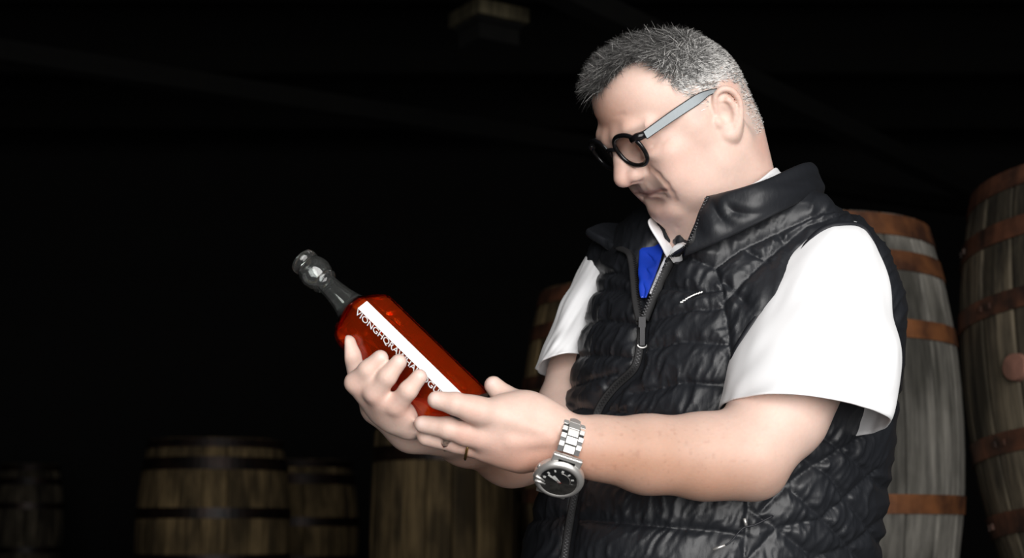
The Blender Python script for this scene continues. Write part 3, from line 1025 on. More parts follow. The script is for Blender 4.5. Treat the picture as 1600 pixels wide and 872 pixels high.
def make_hair():
    # strands grow from the scalp vertices of the body mesh
    loc = (bv - HO) @ HAX.T
    nrm = vnormals(bv, bq)
    r = np.linalg.norm((loc - [0.01, 0.03, 0]) / [0.1, 0.085, 0.08], axis=1)
    onhead = (loc[:, 1] > -0.045) & (loc[:, 0] < 0.10) & (np.abs(loc[:, 2]) < 0.0775) & (np.linalg.norm(loc, axis=1) < 0.15)
    ear = (np.abs(loc[:, 2]) > 0.05) & (loc[:, 0] > -0.026) & (loc[:, 0] < 0.017) & (loc[:, 1] < 0.033)
    ok = np.flatnonzero(onhead & hair_weight(loc) & ~ear)
    N = 30000
    # thinner towards the temples and the nape
    pr = np.clip((loc[ok, 1] - 0.0) / 0.05, 0.22, 1.0) * np.where(loc[ok, 0] > 0.02, np.clip((loc[ok, 1] - 0.02) / 0.07, 0.12, 1), 1.0)
    idx = RNG.choice(ok, N, p=pr / pr.sum())
    base = bv[idx] + RNG.normal(0, 0.0007, (N, 3))
    l, n = loc[idx], nrm[idx]
    nl = n @ HAX.T
    F, U, L = l[:, 0], l[:, 1], l[:, 2]
    topness = np.clip((U - 0.045) / 0.05, 0, 1) * np.clip((F + 0.06) / 0.06, 0.15, 1)
    length = 0.0050 + 0.0200 * topness + 0.006 * RNG.random(N) * (0.5 + topness)
    length *= np.clip(0.55 + (U + 0.03) / 0.08, 0.5, 1)
    front = np.clip((F - 0.035) / 0.05, 0, 1) * topness
    # growth direction in head axes: up off the scalp, forward at the fringe, down and back at the sides
    g = 0.55 * nl
    g[:, 0] += 0.9 * topness - 1.1 * (1 - topness) - 0.25 * front
    g[:, 1] += 0.55 * topness + 0.35 * front - 0.45 * (1 - topness)
    g[:, 2] += 0.25 * np.sign(L) * topness
    g += RNG.normal(0, 1, (N, 3)) * (0.24 + 0.22 * topness)[:, None]
    # lay along the scalp, keep some lift
    dn = (g * nl).sum(1, keepdims=True)
    lift = 0.26 + (0.45 + 0.30 * RNG.random(N)[:, None]) * topness[:, None]
    g = g - nl * dn
    g /= np.linalg.norm(g, axis=1, keepdims=True)
    g = g + nl * lift
    g /= np.linalg.norm(g, axis=1, keepdims=True)
    gw = g @ HAX
    side = np.cross(gw, n)
    side /= np.linalg.norm(side, axis=1, keepdims=True) + 1e-9
    wdt = (0.00018 + 0.00015 * RNG.random(N))[:, None]
    P0 = base - n * 0.0008
    P1 = base + gw * (length * 0.5)[:, None]
    bend = gw - n * (0.35 + 0.2 * RNG.random((N, 1)))
    bend /= np.linalg.norm(bend, axis=1, keepdims=True)
    P2 = P1 + bend * (length * 0.5)[:, None]
    verts = np.stack([P0 - side * wdt, P0 + side * wdt, P1 - side * wdt * 0.9, P1 + side * wdt * 0.9, P2 - side * wdt * 0.25, P2 + side * wdt * 0.25], 1).reshape(-1, 3)
    o = (np.arange(N) * 6)[:, None]
    q = np.vstack([o + np.array([[0, 1, 3, 2]]), o + np.array([[2, 3, 5, 4]])])
    # grey: dark on the crown and fringe, near white at the sides
    grey = np.clip(0.75 - 0.85 * topness * np.clip(1 - 0.2 * front, 0, 1) + 0.0 * U, 0.12, 0.8)
    patch = value_noise(base, 60, 9) * 0.18
    val = np.where(RNG.random(N) < np.clip(grey + patch, 0.10, 0.94), RNG.uniform(0.35, 0.80, N), RNG.uniform(0.02, 0.16, N))
    cols = np.repeat(np.stack([val, val * 0.985, val * 0.96], 1), 6, 0)
    m, nt, b = mat_new('grey_hair')
    at = nd(nt, 'ShaderNodeAttribute', attribute_name='Col')
    nt.links.new(at.outputs['Color'], b.inputs['Base Color'])
    b.inputs['Roughness'].default_value = 0.42
    h = obj('hair', verts, q, m, man, cols=cols)
    tag(h, 'short grey hair, dark on the crown and white at the sides', kind='stuff')
    # the scalp under the hair carries the shaved stubble colour
    cols = skin_cols(bv)
    w = onhead & hair_weight(loc)
    t = np.clip((loc[:, 1] - 0.045) / 0.05, 0, 1)
    a = np.where(w, 0.42 + 0.40 * t, 0)
    e = np.vstack([bq[:, [0, 1]], bq[:, [1, 2]], bq[:, [2, 3]], bq[:, [3, 0]]])
    for _ in range(8):
        acc = np.bincount(e[:, 0], a[e[:, 1]], len(a)) + np.bincount(e[:, 1], a[e[:, 0]], len(a))
        a = 0.4 * a + 0.6 * acc / np.maximum(np.bincount(e[:, 0], minlength=len(a)) + np.bincount(e[:, 1], minlength=len(a)), 1)
    stub = np.stack([0.40 - 0.30 * t, 0.36 - 0.27 * t, 0.33 - 0.24 * t], 1)
    cols = cols * (1 - a[:, None]) + stub * a[:, None]
    c4 = np.ones((len(bv), 4), np.float32)
    c4[:, :3] = cols
    body_o.data.color_attributes['Col'].data.foreach_set('color', c4.ravel())


make_hair()
# ------------------------------------------------------------------ cloth materials
m, nt, b = mat_new('white_shirt_cotton')
b.inputs['Base Color'].default_value = (0.86, 0.87, 0.89, 1)
b.inputs['Roughness'].default_value = 0.9
b.inputs['Sheen Weight'].default_value = 0.2
add_bump(nt, b, 1500.0, 0.10, 0.0004, 2.0)
M_SHIRT = m
m, nt, b = mat_new('black_quilted_nylon')
b.inputs['Base Color'].default_value = (0.0125, 0.0140, 0.0175, 1)
b.inputs['Roughness'].default_value = 0.47
b.inputs['Specular IOR Level'].default_value = 0.5
add_bump(nt, b, 70.0, 0.22, 0.003, 4.0, 'Object', (1.6, 1.0, 0.7))
M_VEST = m
M_BLUE = simple('blue_lining', (0.010, 0.045, 0.42), 0.35)
M_BIND = simple('black_binding', (0.007, 0.008, 0.012), 0.6)
M_ZIP = simple('zip_teeth', (0.022, 0.022, 0.024), 0.4, 0.5)
M_TAPE = simple('zip_tape', (0.009, 0.009, 0.010), 0.75)
M_STEEL = simple('brushed_steel', (0.66, 0.65, 0.63), 0.42, 0.8)
M_WHITEPRINT = simple('white_print', (0.8, 0.8, 0.78), 0.6)

# ------------------------------------------------------------------ the vest's body as one padded surface
YK = lambda py: V(800, py, 0.06)[1]


def torso_rows(extra=0.0):
    # picture row, left and right outline, depth of the centre line, half depth across
    t = [(300, 1150, 0.13, 0.10, 0.085), (345, 1150, 0.12, 0.140, 0.105), (400, 1152, 0.11, 0.172, 0.130), (460, 1158, 0.10, 0.192, 0.155), (530, 1152, 0.095, 0.194, 0.170),
         (600, 1143, 0.09, 0.194, 0.178), (680, 1130, 0.085, 0.196, 0.188), (760, 1115, 0.08, 0.198, 0.198), (840, 1098, 0.075, 0.198, 0.208),
         (920, 1090, 0.07, 0.196, 0.205), (1010, 1090, 0.06, 0.190, 0.185)]
    r = []
    for py, cx, dd, a, bb in t:
        p = V(cx, py, dd)
        r.append((YK(py), p[0], p[2], a + extra, bb + extra))
    return r


VH = 0.0024
vest = Field([-0.06, -0.44, D0 - 0.20], [0.50, 0.165, D0 + 0.37], VH)
vest.loft(torso_rows(), TL, TF, 0.02, sq=2.3)
vest.cone(V(1170, 365, 0.08), V(1306, 386, 0.00), 0.048, 0.032, 0.05)      # near shoulder
vest.cone(V(1140, 375, 0.13), V(962, 408, 0.225), 0.050, 0.034, 0.05)      # far shoulder
vest.ell(V(1318, 470, 0.07), (0.048, 0.10, 0.085), None, 0.04)             # shoulder blade
vest.cone(V(1105, 398, 0.00), V(1250, 345, 0.01), 0.028, 0.030, 0.04)      # yoke
def ray_z(px, py):
    """depth offset of the first vest surface met at px,py"""
    dd = np.arange(-0.20, 0.34, 0.001)
    d = vest.sample(np.array([V(px, py, t) for t in dd]))
    i = np.flatnonzero(d < 0)
    return dd[i[0]] if len(i) else 0.1


RZ = {p: ray_z(*p) for p in [(1004, 500), (1008, 485), (1018, 462), (1032, 430), (1047, 400), (1060, 392), (998, 470), (994, 440), (991, 412), (988, 398), (1010, 440), (1030, 400), (1012, 400)]}
# the neck opening and the front left unzipped
vest.cone(V(1128, 215, 0.075), V(1120, 352, 0.075), 0.068, 0.060, 0.012, 'sub')
vest.cone(V(1072, 320, -0.03), V(1076, 354, -0.03), 0.036, 0.026, 0.006, 'sub')
vest.cone(V(1070, 330, 0.01), V(1068, 362, 0.01), 0.036, 0.026, 0.006, 'sub')
vest.cone(V(1040, 350, 0.0), V(1056, 374, 0.0), 0.030, 0.022, 0.006, 'sub')
vest.cone(V(1040, 350, -0.03), V(1056, 370, -0.03), 0.030, 0.020, 0.006, 'sub')
vest.cone(V(1015, 330, 0.03), V(1018, 388, RZ[(1030, 400)] + 0.01), 0.030, 0.026, 0.012, 'sub')
vest.cone(V(1018, 388, RZ[(1030, 400)] + 0.004), V(1008, 470, RZ[(1018, 462)] + 0.002), 0.024, 0.007, 0.006, 'sub')
vest.cone(V(1008, 470, RZ[(1018, 462)]), V(1004, 498, RZ[(1004, 500)]), 0.006, 0.003, 0.004, 'sub')
vv, vq = vest.mesh()
vv = relax(vv, vq, 2, 0.5)
vn = vnormals(vv, vq)
VX, VY = 800 + FPX * vv[:, 0] / vv[:, 2], 436 - FPX * vv[:, 1] / vv[:, 2]

ZIP = [(1047, 392), (1032, 425), (1018, 462), (1004, 500), (1000, 540), (992, 575), (962, 603), (935, 640), (922, 690), (905, 745), (893, 800), (882, 872), (878, 950)]
SEAMS = [  # stitched lines of the quilting where they run over the front
    [(905, 428), (950, 424), (992, 430)], [(915, 454), (950, 452), (1002, 458)], [(905, 505), (944, 500), (995, 507)], [(890, 556), (944, 555), (992, 560)],
    [(876, 610), (915, 596), (962, 583)], [(876, 650), (905, 637), (936, 640)], [(868, 700), (915, 694)], [(850, 755), (900, 750)],
    [(1045, 402), (1080, 404), (1117, 419)], [(1025, 448), (1050, 450), (1090, 456), (1128, 450)], [(1008, 503), (1068, 486), (1130, 479)],
    [(1003, 548), (1068, 533), (1136, 537)], [(985, 614), (1068, 597), (1142, 602)], [(934, 638), (985, 647), (1060, 660), (1180, 668)],
    [(915, 735), (1000, 748), (1170, 760)], [(896, 810), (1025, 822), (1122, 830), (1167, 839)], [(830, 812), (885, 805)], [(880, 880), (1000, 890), (1165, 905)],
    [(1117, 419), (1128, 450), (1129, 481), (1137, 518), (1141, 568), (1143, 640), (1160, 720), (1169, 796), (1163, 880), (1160, 960)],
    [(1117, 419), (1160, 388), (1215, 362), (1285, 330), (1345, 322)], [(1132, 440), (1165, 473)], [(1160, 388), (1200, 408)], [(1215, 362), (1228, 382)],
    [(1129, 470), (1190, 410), (1260, 352), (1320, 330)],
    [(1169, 796), (1212, 824), (1269, 869), (1300, 900)], [(1150, 690), (1227, 758), (1284, 809), (1336, 865), (1370, 900)],
    [(1180, 660), (1255, 715), (1299, 745), (1321, 775), (1347, 812), (1375, 850)], [(1250, 655), (1330, 715), (1385, 765)],
    [(1165, 880), (1215, 826), (1284, 812), (1321, 782), (1372, 735)], [(1225, 900), (1285, 868), (1325, 857), (1380, 812)],
    [(1190, 800), (1240, 750), (1300, 712), (1390, 660)], [(1330, 330), (1362, 372), (1385, 430), (1400, 500)], [(1395, 560), (1350, 520)], [(1400, 620), (1340, 600)]]
# the back repeats the channels as level rings
BACK = [[(800, y), (1500, y + 8)] for y in (430, 480, 530, 580, 630, 690, 750, 810, 870, 930)]


def poly_dist(x, y, pl):
    d = np.full(len(x), 1e9)
    for (x0, y0), (x1, y1) in zip(pl[:-1], pl[1:]):
        dx, dy = x1 - x0, y1 - y0
        t = np.clip(((x - x0) * dx + (y - y0) * dy) / (dx * dx + dy * dy), 0, 1)
        d = np.minimum(d, np.hypot(x - x0 - t * dx, y - y0 - t * dy))
    return d


front = vn[:, 2] < 0.18
dist = np.full(len(vv), 99.0)
for pl in SEAMS: dist = np.where(front, np.minimum(dist, poly_dist(VX, VY, pl)), dist)
for pl in BACK: dist = np.where(~front, np.minimum(dist, poly_dist(VX, VY, pl)), dist)
dz = np.where(front, poly_dist(VX, VY, ZIP), 99.0)
distz = np.minimum(dist, np.maximum(dz - 7, 0))
puff = 0.0105 * np.sqrt(np.clip(1 - np.exp(-distz / 9.0), 0, 1)) - 0.007
# crumples: short folds that cross the channels, strongest near the stitching
P2 = np.stack([VX, VY], 1)
ca, sa = math.cos(math.radians(28)), math.sin(math.radians(28))
wob = value_noise(P2, 1 / 45.0, 8) * 10
U1 = np.stack([(VX * ca + VY * sa + wob) / 15.0, (-VX * sa + VY * ca) / 44.0], 1)
U2 = np.stack([(VX * 0.96 + VY * 0.28 + wob) / 8.5, (VY * 0.96 - VX * 0.28) / 26.0], 1)
wr = np.abs(value_noise(U1, 1.0, 21)) * 0.0042 + np.abs(value_noise(U2, 1.0, 33)) * 0.0016
near = np.exp(-distz / 20.0)
puff = puff - wr * (0.30 + 0.80 * near) * np.clip(distz / 4.0, 0, 1)
rdg = np.clip(1 - 2.2 * np.abs(value_noise(U1 * [1.25, 1.0] + 7.3, 1.0, 51)), 0, 1) ** 2 * 0.0026 + np.clip(1 - 2.4 * np.abs(value_noise(U2 * [0.8, 0.9] + 3.1, 1.0, 61)), 0, 1) ** 2 * 0.0016
puff += rdg * (0.35 + 0.65 * near) * np.clip(distz / 5.0, 0, 1)
puff += 0.0022 * value_noise(P2, 1 / 60.0, 4)
puff = np.where(dz < 9, -0.0068, puff)
fade = np.clip((YK(300) - vv[:, 1] + 0.02) / 0.03, 0, 1)
vd = vv + vn * (puff * fade)[:, None]
vd = relax(vd, vq, 1, 0.35)
vest_o = obj('vest', vd, vq, M_VEST, man)
vest_o['label'] = 'black quilted padded vest'


def on_vest(px, py, lift=0.0):
    """the point of the vest surface seen at px,py, lifted towards the camera"""
    m = (np.abs(VX - px) < 7) & (np.abs(VY - py) < 7) & (vn[:, 2] < 0)
    i = np.flatnonzero(m)
    if not len(i):
        i = np.flatnonzero(vn[:, 2] < 0)
        i = i[np.argsort((VX[i] - px) ** 2 + (VY[i] - py) ** 2)[:4]]
    z = vd[i, 2]
    i = i[z < z.min() + 0.03]
    return V(px, py, vd[i, 2].mean() - D0 - lift)


# ------------------------------------------------------------------ short sleeves (open tubes)
def sleeve(name, rows, seed, label, fold=1.0):
    """rows: left px, left py, right px, right py, depth of the axis, half depth"""
    nu, k = 96, 10
    R = []
    for lx, ly, rx, ry, dd, hd in rows:
        R.append(np.concatenate([V(lx, ly, dd), V(rx, ry, dd), [hd]]))
    R = catmull(np.array(R), k)
    A = np.linspace(0, 2 * math.pi, nu, endpoint=False)
    v = []
    for j, r in enumerate(R):
        a, c, hd = r[:3], r[3:6], r[6]
        mid, half = (a + c) / 2, (c - a) / 2
        dep = np.array([0, 0.12 + 0.20 * (j / (len(R) - 1)) ** 4, -1.0]) * hd
        v.append(mid + np.cos(A)[:, None] * half + np.sin(A)[:, None] * dep)
    v = np.array(v)
    nrow = len(R)
    n = v - v.mean(1, keepdims=True)
    n /= np.linalg.norm(n, axis=2, keepdims=True) + 1e-9
    jj, aa = np.meshgrid(np.arange(nrow), A, indexing='ij')
    q = np.stack([(jj * 0.12).ravel(), (np.cos(aa) * 2.2).ravel() + (jj * 0.05).ravel(), (np.sin(aa) * 2.2).ravel()], 1)
    h = value_noise(q, 1.0, seed).reshape(nrow, nu) * 0.0034 + value_noise(q * [0.6, 2.2, 2.2], 1.0, seed + 3).reshape(nrow, nu) * 0.0020
    w = np.clip(jj / (nrow * 0.3), 0, 1) * fold
    v = v + n * (h * w)[..., None]
    faces = gridf(nu, nrow, True)
    o = obj(name, v.reshape(-1, 3), faces, M_SHIRT, shirt, True)
    fix_normals(o)
    md = o.modifiers.new('cloth', 'SOLIDIFY')
    md.thickness = 0.0016
    md.offset = 0
    o['label'] = label
    # hem band
    hem, hn = v[-1], n[-1]
    return v, n


shirt = obj('shirt', *tube(catmull(VA([(1118, 395, 0.13), (1075, 392, 0.06), (1062, 398, 0.0)]), 6), 0.012, 10), M_SHIRT, man)
shirt['label'] = 'white cotton shirt'
sv, sn = sleeve('near_sleeve', [(1286, 346, 1338, 348, 0.005, 0.010), (1262, 364, 1356, 370, -0.008, 0.040), (1224, 402, 1376, 408, -0.025, 0.056), (1184, 468, 1391, 472, -0.050, 0.068),
                       (1152, 540, 1400, 540, -0.080, 0.076), (1136, 596, 1398, 612, -0.105, 0.084), (1128, 634, 1384, 668, -0.120, 0.086)], 3,
                'white short sleeve with an open hem')
fv, fn = sleeve('far_sleeve', [(937, 378, 970, 386, 0.235, 0.014), (919, 398, 975, 408, 0.230, 0.034), (893, 446, 965, 454, 0.215, 0.044), (868, 498, 945, 504, 0.195, 0.048),
                       (852, 540, 925, 545, 0.18, 0.052), (838, 576, 915, 566, 0.17, 0.055)], 5, 'white short sleeve, far arm')


# ------------------------------------------------------------------ armhole binding where each sleeve leaves the vest
def armhole(v, name):
    nrow, nu, _ = v.shape
    d = vest.sample(v.reshape(-1, 3)).reshape(nrow, nu)
    pts = []
    for u in range(nu):
        j = np.flatnonzero((d[:-1, u] <= 0.002) & (d[1:, u] > 0.002))
        if len(j):
            j = j[-1]
            t = (0.002 - d[j, u]) / (d[j + 1, u] - d[j, u])
            pts.append(v[j, u] * (1 - t) + v[j + 1, u] * t)
    return np.array(pts)


def binding(v, name, r=0.0045):
    p = armhole(v, name)
    if len(p) < 10: return
    for _ in range(6): p = (np.roll(p, 1, 0) + 2 * p + np.roll(p, -1, 0)) / 4
    tv, tf = tube(p, r, 8, True)
    obj(name, tv, tf, M_BIND, vest_o)


binding(sv, 'armhole_binding')


# ------------------------------------------------------------------ standing collar
def collar_sheet(name, base, top, parent, mat, thick=0.011, n=9, nv=15, lip=True, puffy=0.010, seed=1):
    B, T = catmull(VA(base), n), catmull(VA(top), n)
    nu = len(B)
    rows = []
    for j in range(nv):
        t = j / (nv - 1)
        rows.append(B * (1 - t) + T * t)
    v = np.array(rows)
    cen = V(1130, 330, 0.08)
    out = v - (cen + (v - cen) * [0, 1, 0])
    out /= np.linalg.norm(out, axis=2, keepdims=True)
    s = np.linspace(0, 1, nv)[:, None]
    x = np.arange(nu)[None, :]
    h = puffy * np.sqrt(np.clip(np.sin(np.pi * s) + 0 * x, 0, 1))
    q = np.stack([(x / 3.2 + s * 3.0).ravel(), (s * 2 + 0 * x).ravel()], 1)
    h = h - np.abs(value_noise(q, 1.0, seed)).reshape(nv, nu) * 0.010 * np.sin(np.pi * s)
    v = v + out * h[..., None]
    o = obj(name, v.reshape(-1, 3), gridf(nu, nv), mat, parent)
    fix_normals(o)
    md = o.modifiers.new('pad', 'SOLIDIFY')
    md.thickness = thick
    md.offset = -0.2
    md.use_rim = True
    sb = o.modifiers.new('soft', 'SUBSURF')
    sb.levels = sb.render_levels = 1
    return o, v


col_o, colv = collar_sheet('collar',
                           [(1068, 402, -0.034), (1126, 376, -0.054), (1200, 338, -0.055), (1262, 306, 0.010), (1276, 312, 0.09), (1235, 332, 0.17), (1150, 350, 0.205)],
                           [(1106, 308, -0.025), (1140, 300, -0.050), (1190, 285, -0.050), (1250, 258, 0.010), (1262, 262, 0.09), (1225, 290, 0.165), (1150, 310, 0.20)],
                           vest_o, M_VEST)
far_o, farv = collar_sheet('collar_flap',
                           [(1150, 350, 0.205), (1085, 366, 0.205), (1035, 384, 0.175), (1005, 398, 0.130), (996, 408, 0.110)],
                           [(1150, 312, 0.20), (1075, 345, 0.215), (1005, 352, 0.215), (945, 352, 0.200), (914, 362, 0.180)],
                           vest_o, M_VEST, seed=6)
# blue lining shown where the front is unzipped
z0 = RZ[(1030, 400)]
z1 = RZ[(1018, 462)]
lin, _ = collar_sheet('blue_lining', [(1040, 380, z0 + 0.034), (1033, 405, z0 + 0.014), (1024, 432, (z0 + z1) / 2 + 0.006), (1010, 466, z1 + 0.002)],
                      [(1000, 380, z0 + 0.046), (998, 405, z0 + 0.026), (998, 432, (z0 + z1) / 2 + 0.014), (1002, 466, z1 + 0.004)], vest_o, M_BLUE, 0.003, 8, 8, puffy=0.004, seed=12)
# shirt collar points at the throat
sc1, _ = collar_sheet('shirt_collar', [(1064, 402, z0 + 0.010), (1050, 388, z0 + 0.022), (1036, 366, z0 + 0.045), (1060, 350, z0 + 0.09)],
                      [(1042, 404, z0 + 0.004), (1032, 384, z0 + 0.012), (1012, 345, z0 + 0.030), (1036, 338, z0 + 0.085)], shirt, M_SHIRT, 0.003, 6, 8, puffy=0.001, seed=14)
sc2, _ = collar_sheet('shirt_placket', [(1060, 400, z0 + 0.014), (1042, 425, z0 + 0.002), (1022, 462, z1 + 0.004)],
                      [(1038, 402, z0 + 0.018), (1028, 425, z0 + 0.010), (1014, 460, z1 + 0.007)], shirt, M_SHIRT, 0.003, 6, 6, puffy=0.001, seed=15)
nb, _ = collar_sheet('shirt_collar_band', [(1130, 322, -0.030), (1180, 300, -0.030), (1222, 276, 0.02), (1232, 280, 0.09)], [(1130, 306, -0.024), (1176, 288, -0.024), (1206, 265, 0.02), (1212, 262, 0.09)],
                     shirt, M_SHIRT, 0.003, 6, 6, puffy=0.001, seed=16)


# ------------------------------------------------------------------ zip fasteners
def zip_path(px, lift):
    P = catmull(np.array([(*p, 0) for p in px], float), 8)[:, :2]
    q = np.array([on_vest(x, y, lift) for x, y in P])
    for _ in range(5): q[1:-1] = (q[:-2] + 2 * q[1:-1] + q[2:]) / 4
    return q


def teeth_along(q, name, parent, step=0.0019, size=(0.0005, 0.0011, 0.0006), side=1):
    L = np.concatenate([[0], np.cumsum(np.linalg.norm(np.diff(q, axis=0), axis=1))])
    s = np.arange(0, L[-1], step)
    P = np.stack([np.interp(s, L, q[:, k]) for k in range(3)], 1)
    T = np.gradient(P, axis=0)
    parts = []
    for i in range(len(P)):
        t = norm(T[i])
        n = norm(np.array([0.0, 0.0, -1.0]) - t * (-t[2]))
        w = np.cross(t, n)
        parts.append(boxvf(P[i] + w * 0.0010 * (1 if i % 2 else -1), np.array([t, w, n]), size))
    o = obj(name, *join(parts), M_ZIP, parent, False)
    o['kind'] = 'stuff'
    return o


zc = zip_path(ZIP[3:], 0.0005)
zo = obj('zipper', *tube(zc, 0.0050, 8, False, 0.22, (0, 0, -1)), M_TAPE, vest_o)
zo['label'] = 'black front zip'
teeth_along(zip_path(ZIP[3:], 0.0022), 'zip_teeth', vest_o)
# the two open edges above the slider
near_edge = catmull(VA([(1004, 500, RZ[(1004, 500)] - 0.004), (1018, 466, RZ[(1018, 462)] - 0.005), (1034, 430, RZ[(1032, 430)] - 0.005), (1050, 402, RZ[(1047, 400)] - 0.006),
                        (1074, 384, -0.044), (1090, 356, -0.042), (1099, 332, -0.040), (1106, 308, -0.036)]), 8)
far_edge = catmull(VA([(1002, 502, RZ[(1004, 500)] - 0.004), (996, 470, RZ[(998, 470)] - 0.004), (993, 440, RZ[(994, 440)] - 0.004), (990, 412, RZ[(991, 412)] - 0.004),
                       (985, 396, RZ[(988, 398)] - 0.004), (968, 387, RZ[(988, 398)] + 0.030)]), 8)
for e_, nm in ((near_edge, 'zip_tape'), (far_edge, 'zip_tape')):
    obj(nm, *tube(e_ + np.array([0.003 if e_ is near_edge else -0.002, 0, 0.001]), 0.0050, 8, False, 0.32, (0.25, 0, -1)), M_TAPE, vest_o)
    teeth_along(e_ + np.array([-0.0015 if e_ is near_edge else 0.0020, 0, -0.001]), 'zip_teeth', vest_o)
# slider and pull
sp = V(1003, 503, RZ[(1004, 500)] - 0.010)
parts = [boxvf(sp, np.eye(3), (0.004, 0.006, 0.003)), boxvf(sp + [0.0003, -0.016, -0.002], np.eye(3), (0.0028, 0.011, 0.0012))]
slider = obj('zip_slider', *join(parts), M_ZIP, vest_o, False)
ringp = sp + np.array([0.0003, -0.026, -0.002]) + np.array([[math.cos(a) * 0.0055, math.sin(a) * 0.0035, 0] for a in np.linspace(math.pi, 2 * math.pi, 9)])
obj('zip_pull_end', *tube(ringp, 0.0009, 6), M_WHITEPRINT, vest_o)

# chest tag with small white lettering
for i in range(9):
    t = i / 8
    c = on_vest(1065 + 31 * t, 472 - 15 * t - 2 * math.sin(t * 3), 0.004)
    d = norm((31, 14 - 9 * math.cos(t * 3), 0))
    if i == 0:
        tagv = [boxvf(c, np.array([d, (-d[1], d[0], 0), (0, 0, 1)]), (0.0016, 0.0008, 0.0004))]
    else:
        tagv.append(boxvf(c, np.array([d, (-d[1], d[0], 0), (0, 0, 1)]), (0.0013 + 0.0005 * (i % 2), 0.0007, 0.0004)))
o = obj('chest_logo', *join(tagv), M_WHITEPRINT, vest_o, False)
o['label'] = 'small white embroidered mark'
# pocket cord with metal tips
cp = catmull(np.array([on_vest(1118, 858, 0.010), on_vest(1140, 848, 0.012), on_vest(1160, 826, 0.010), on_vest(1180, 820, 0.010), on_vest(1208, 806, 0.012)]), 6)
obj('pocket_cord', *tube(cp, 0.0011, 6), M_BIND, vest_o)
obj('cord_tip', *tube(np.array([on_vest(1114, 859, 0.011), on_vest(1133, 852, 0.012)]), 0.0017, 6), M_STEEL, vest_o)
obj('cord_tip', *tube(np.array([on_vest(1163, 810, 0.010), on_vest(1166, 822, 0.010)]), 0.0018, 6), M_STEEL, vest_o)
# trousers below the frame carry the figure to the floor
M_TROUSER = simple('dark_trousers', (0.012, 0.013, 0.018), 0.85)
hipw = c2w(V(1092, 960, 0.07))
RW = np.array([1.0, 0, 0])
tp = []
legl = np.array([TL[0], -TL[2] * -1, 0.0])
legl = norm(np.array([TL[0], TL[2], 0]))
for s in (1, -1):
    top = np.array([hipw[0], hipw[1], hipw[2] - 0.02]) + legl * 0.085 * s
    P = np.array([top + [0, 0, 0.06], top - [0, 0, 0.2], [top[0], top[1], 0.52], [top[0], top[1], 0.28], [top[0], top[1], 0.06]])
    tv, tf = tube(catmull(P, 5), np.interp(np.linspace(0, 4, 21), range(5), [0.115, 0.10, 0.078, 0.07, 0.075]), 18)
    o = obj('trouser_leg', tv, tf, M_TROUSER, man, cam=False)
    fwd = norm(np.array([TF[0], TF[2], 0]))
    P = np.array([[top[0], top[1], 0.045] - fwd * 0.06, [top[0], top[1], 0.05] + fwd * 0.05, [top[0], top[1], 0.036] + fwd * 0.2])
    tv, tf = tube(catmull(P, 5), np.interp(np.linspace(0, 2, 11), range(3), [0.042, 0.046, 0.032]), 14)
    tv[:, 2] = np.maximum(tv[:, 2], 0.0)
    obj('shoe', tv, tf, M_BIND, man, cam=False)
# ------------------------------------------------------------------ spectacles
M_BLACKPL = simple('black_acetate', (0.006, 0.006, 0.007), 0.22)
m, nt, b = mat_new('grey_temple')
b.inputs['Base Color'].default_value = (0.30, 0.335, 0.355, 1)
b.inputs['Roughness'].default_value = 0.38
b.inputs['Metallic'].default_value = 0.35
add_bump(nt, b, 300.0, 0.1, 0.0005)
M_TEMPLE = m


def thin_glass(name, tint=(1, 1, 1), ior=1.45):
    m = bpy.data.materials.new(name)
    m.use_nodes = True
    nt = m.node_tree
    nt.nodes.remove(nt.nodes['Principled BSDF'])
    out = nt.nodes['Material Output']
    t, g, x, f = nd(nt, 'ShaderNodeBsdfTransparent'), nd(nt, 'ShaderNodeBsdfGlossy'), nd(nt, 'ShaderNodeMixShader'), nd(nt, 'ShaderNodeFresnel')
    t.inputs[0].default_value = (*tint, 1)
    g.inputs['Roughness'].default_value = 0.02
    f.inputs['IOR'].default_value = ior
    nt.links.new(f.outputs[0], x.inputs[0])
    nt.links.new(t.outputs[0], x.inputs[1])
    nt.links.new(g.outputs[0], x.inputs[2])
    nt.links.new(x.outputs[0], out.inputs['Surface'])
    return m


M_LENS = thin_glass('lens_glass', (1.0, 1.0, 1.0), 1.3)
gl = thing('glasses', 'black-rimmed glasses with grey arms worn by the man', 'glasses', tuple(c2w(hp(0.1, 0.02, 0))))


def lens_pts(s, scale=1.0, n=40, dF=0.0):
    P = []
    for i in range(n):
        a = 2 * math.pi * i / n
        x, y = math.cos(a), math.sin(a)
        rx, ry = 0.0235, 0.0205 + 0.0012 * (y < 0)
        e = 0.86                                   # a rounded, slightly squared rim
        lx = math.copysign(abs(x) ** e, x) * rx * scale
        uy = math.copysign(abs(y) ** e, y) * ry * scale
        Lc = 0.0335 + lx * 1.0
        F = 0.1105 + 0.13 * uy - 0.12 * (Lc - 0.030) + dF
        P.append(hp(F, 0.0205 + uy, s * Lc))
    return np.array(P)


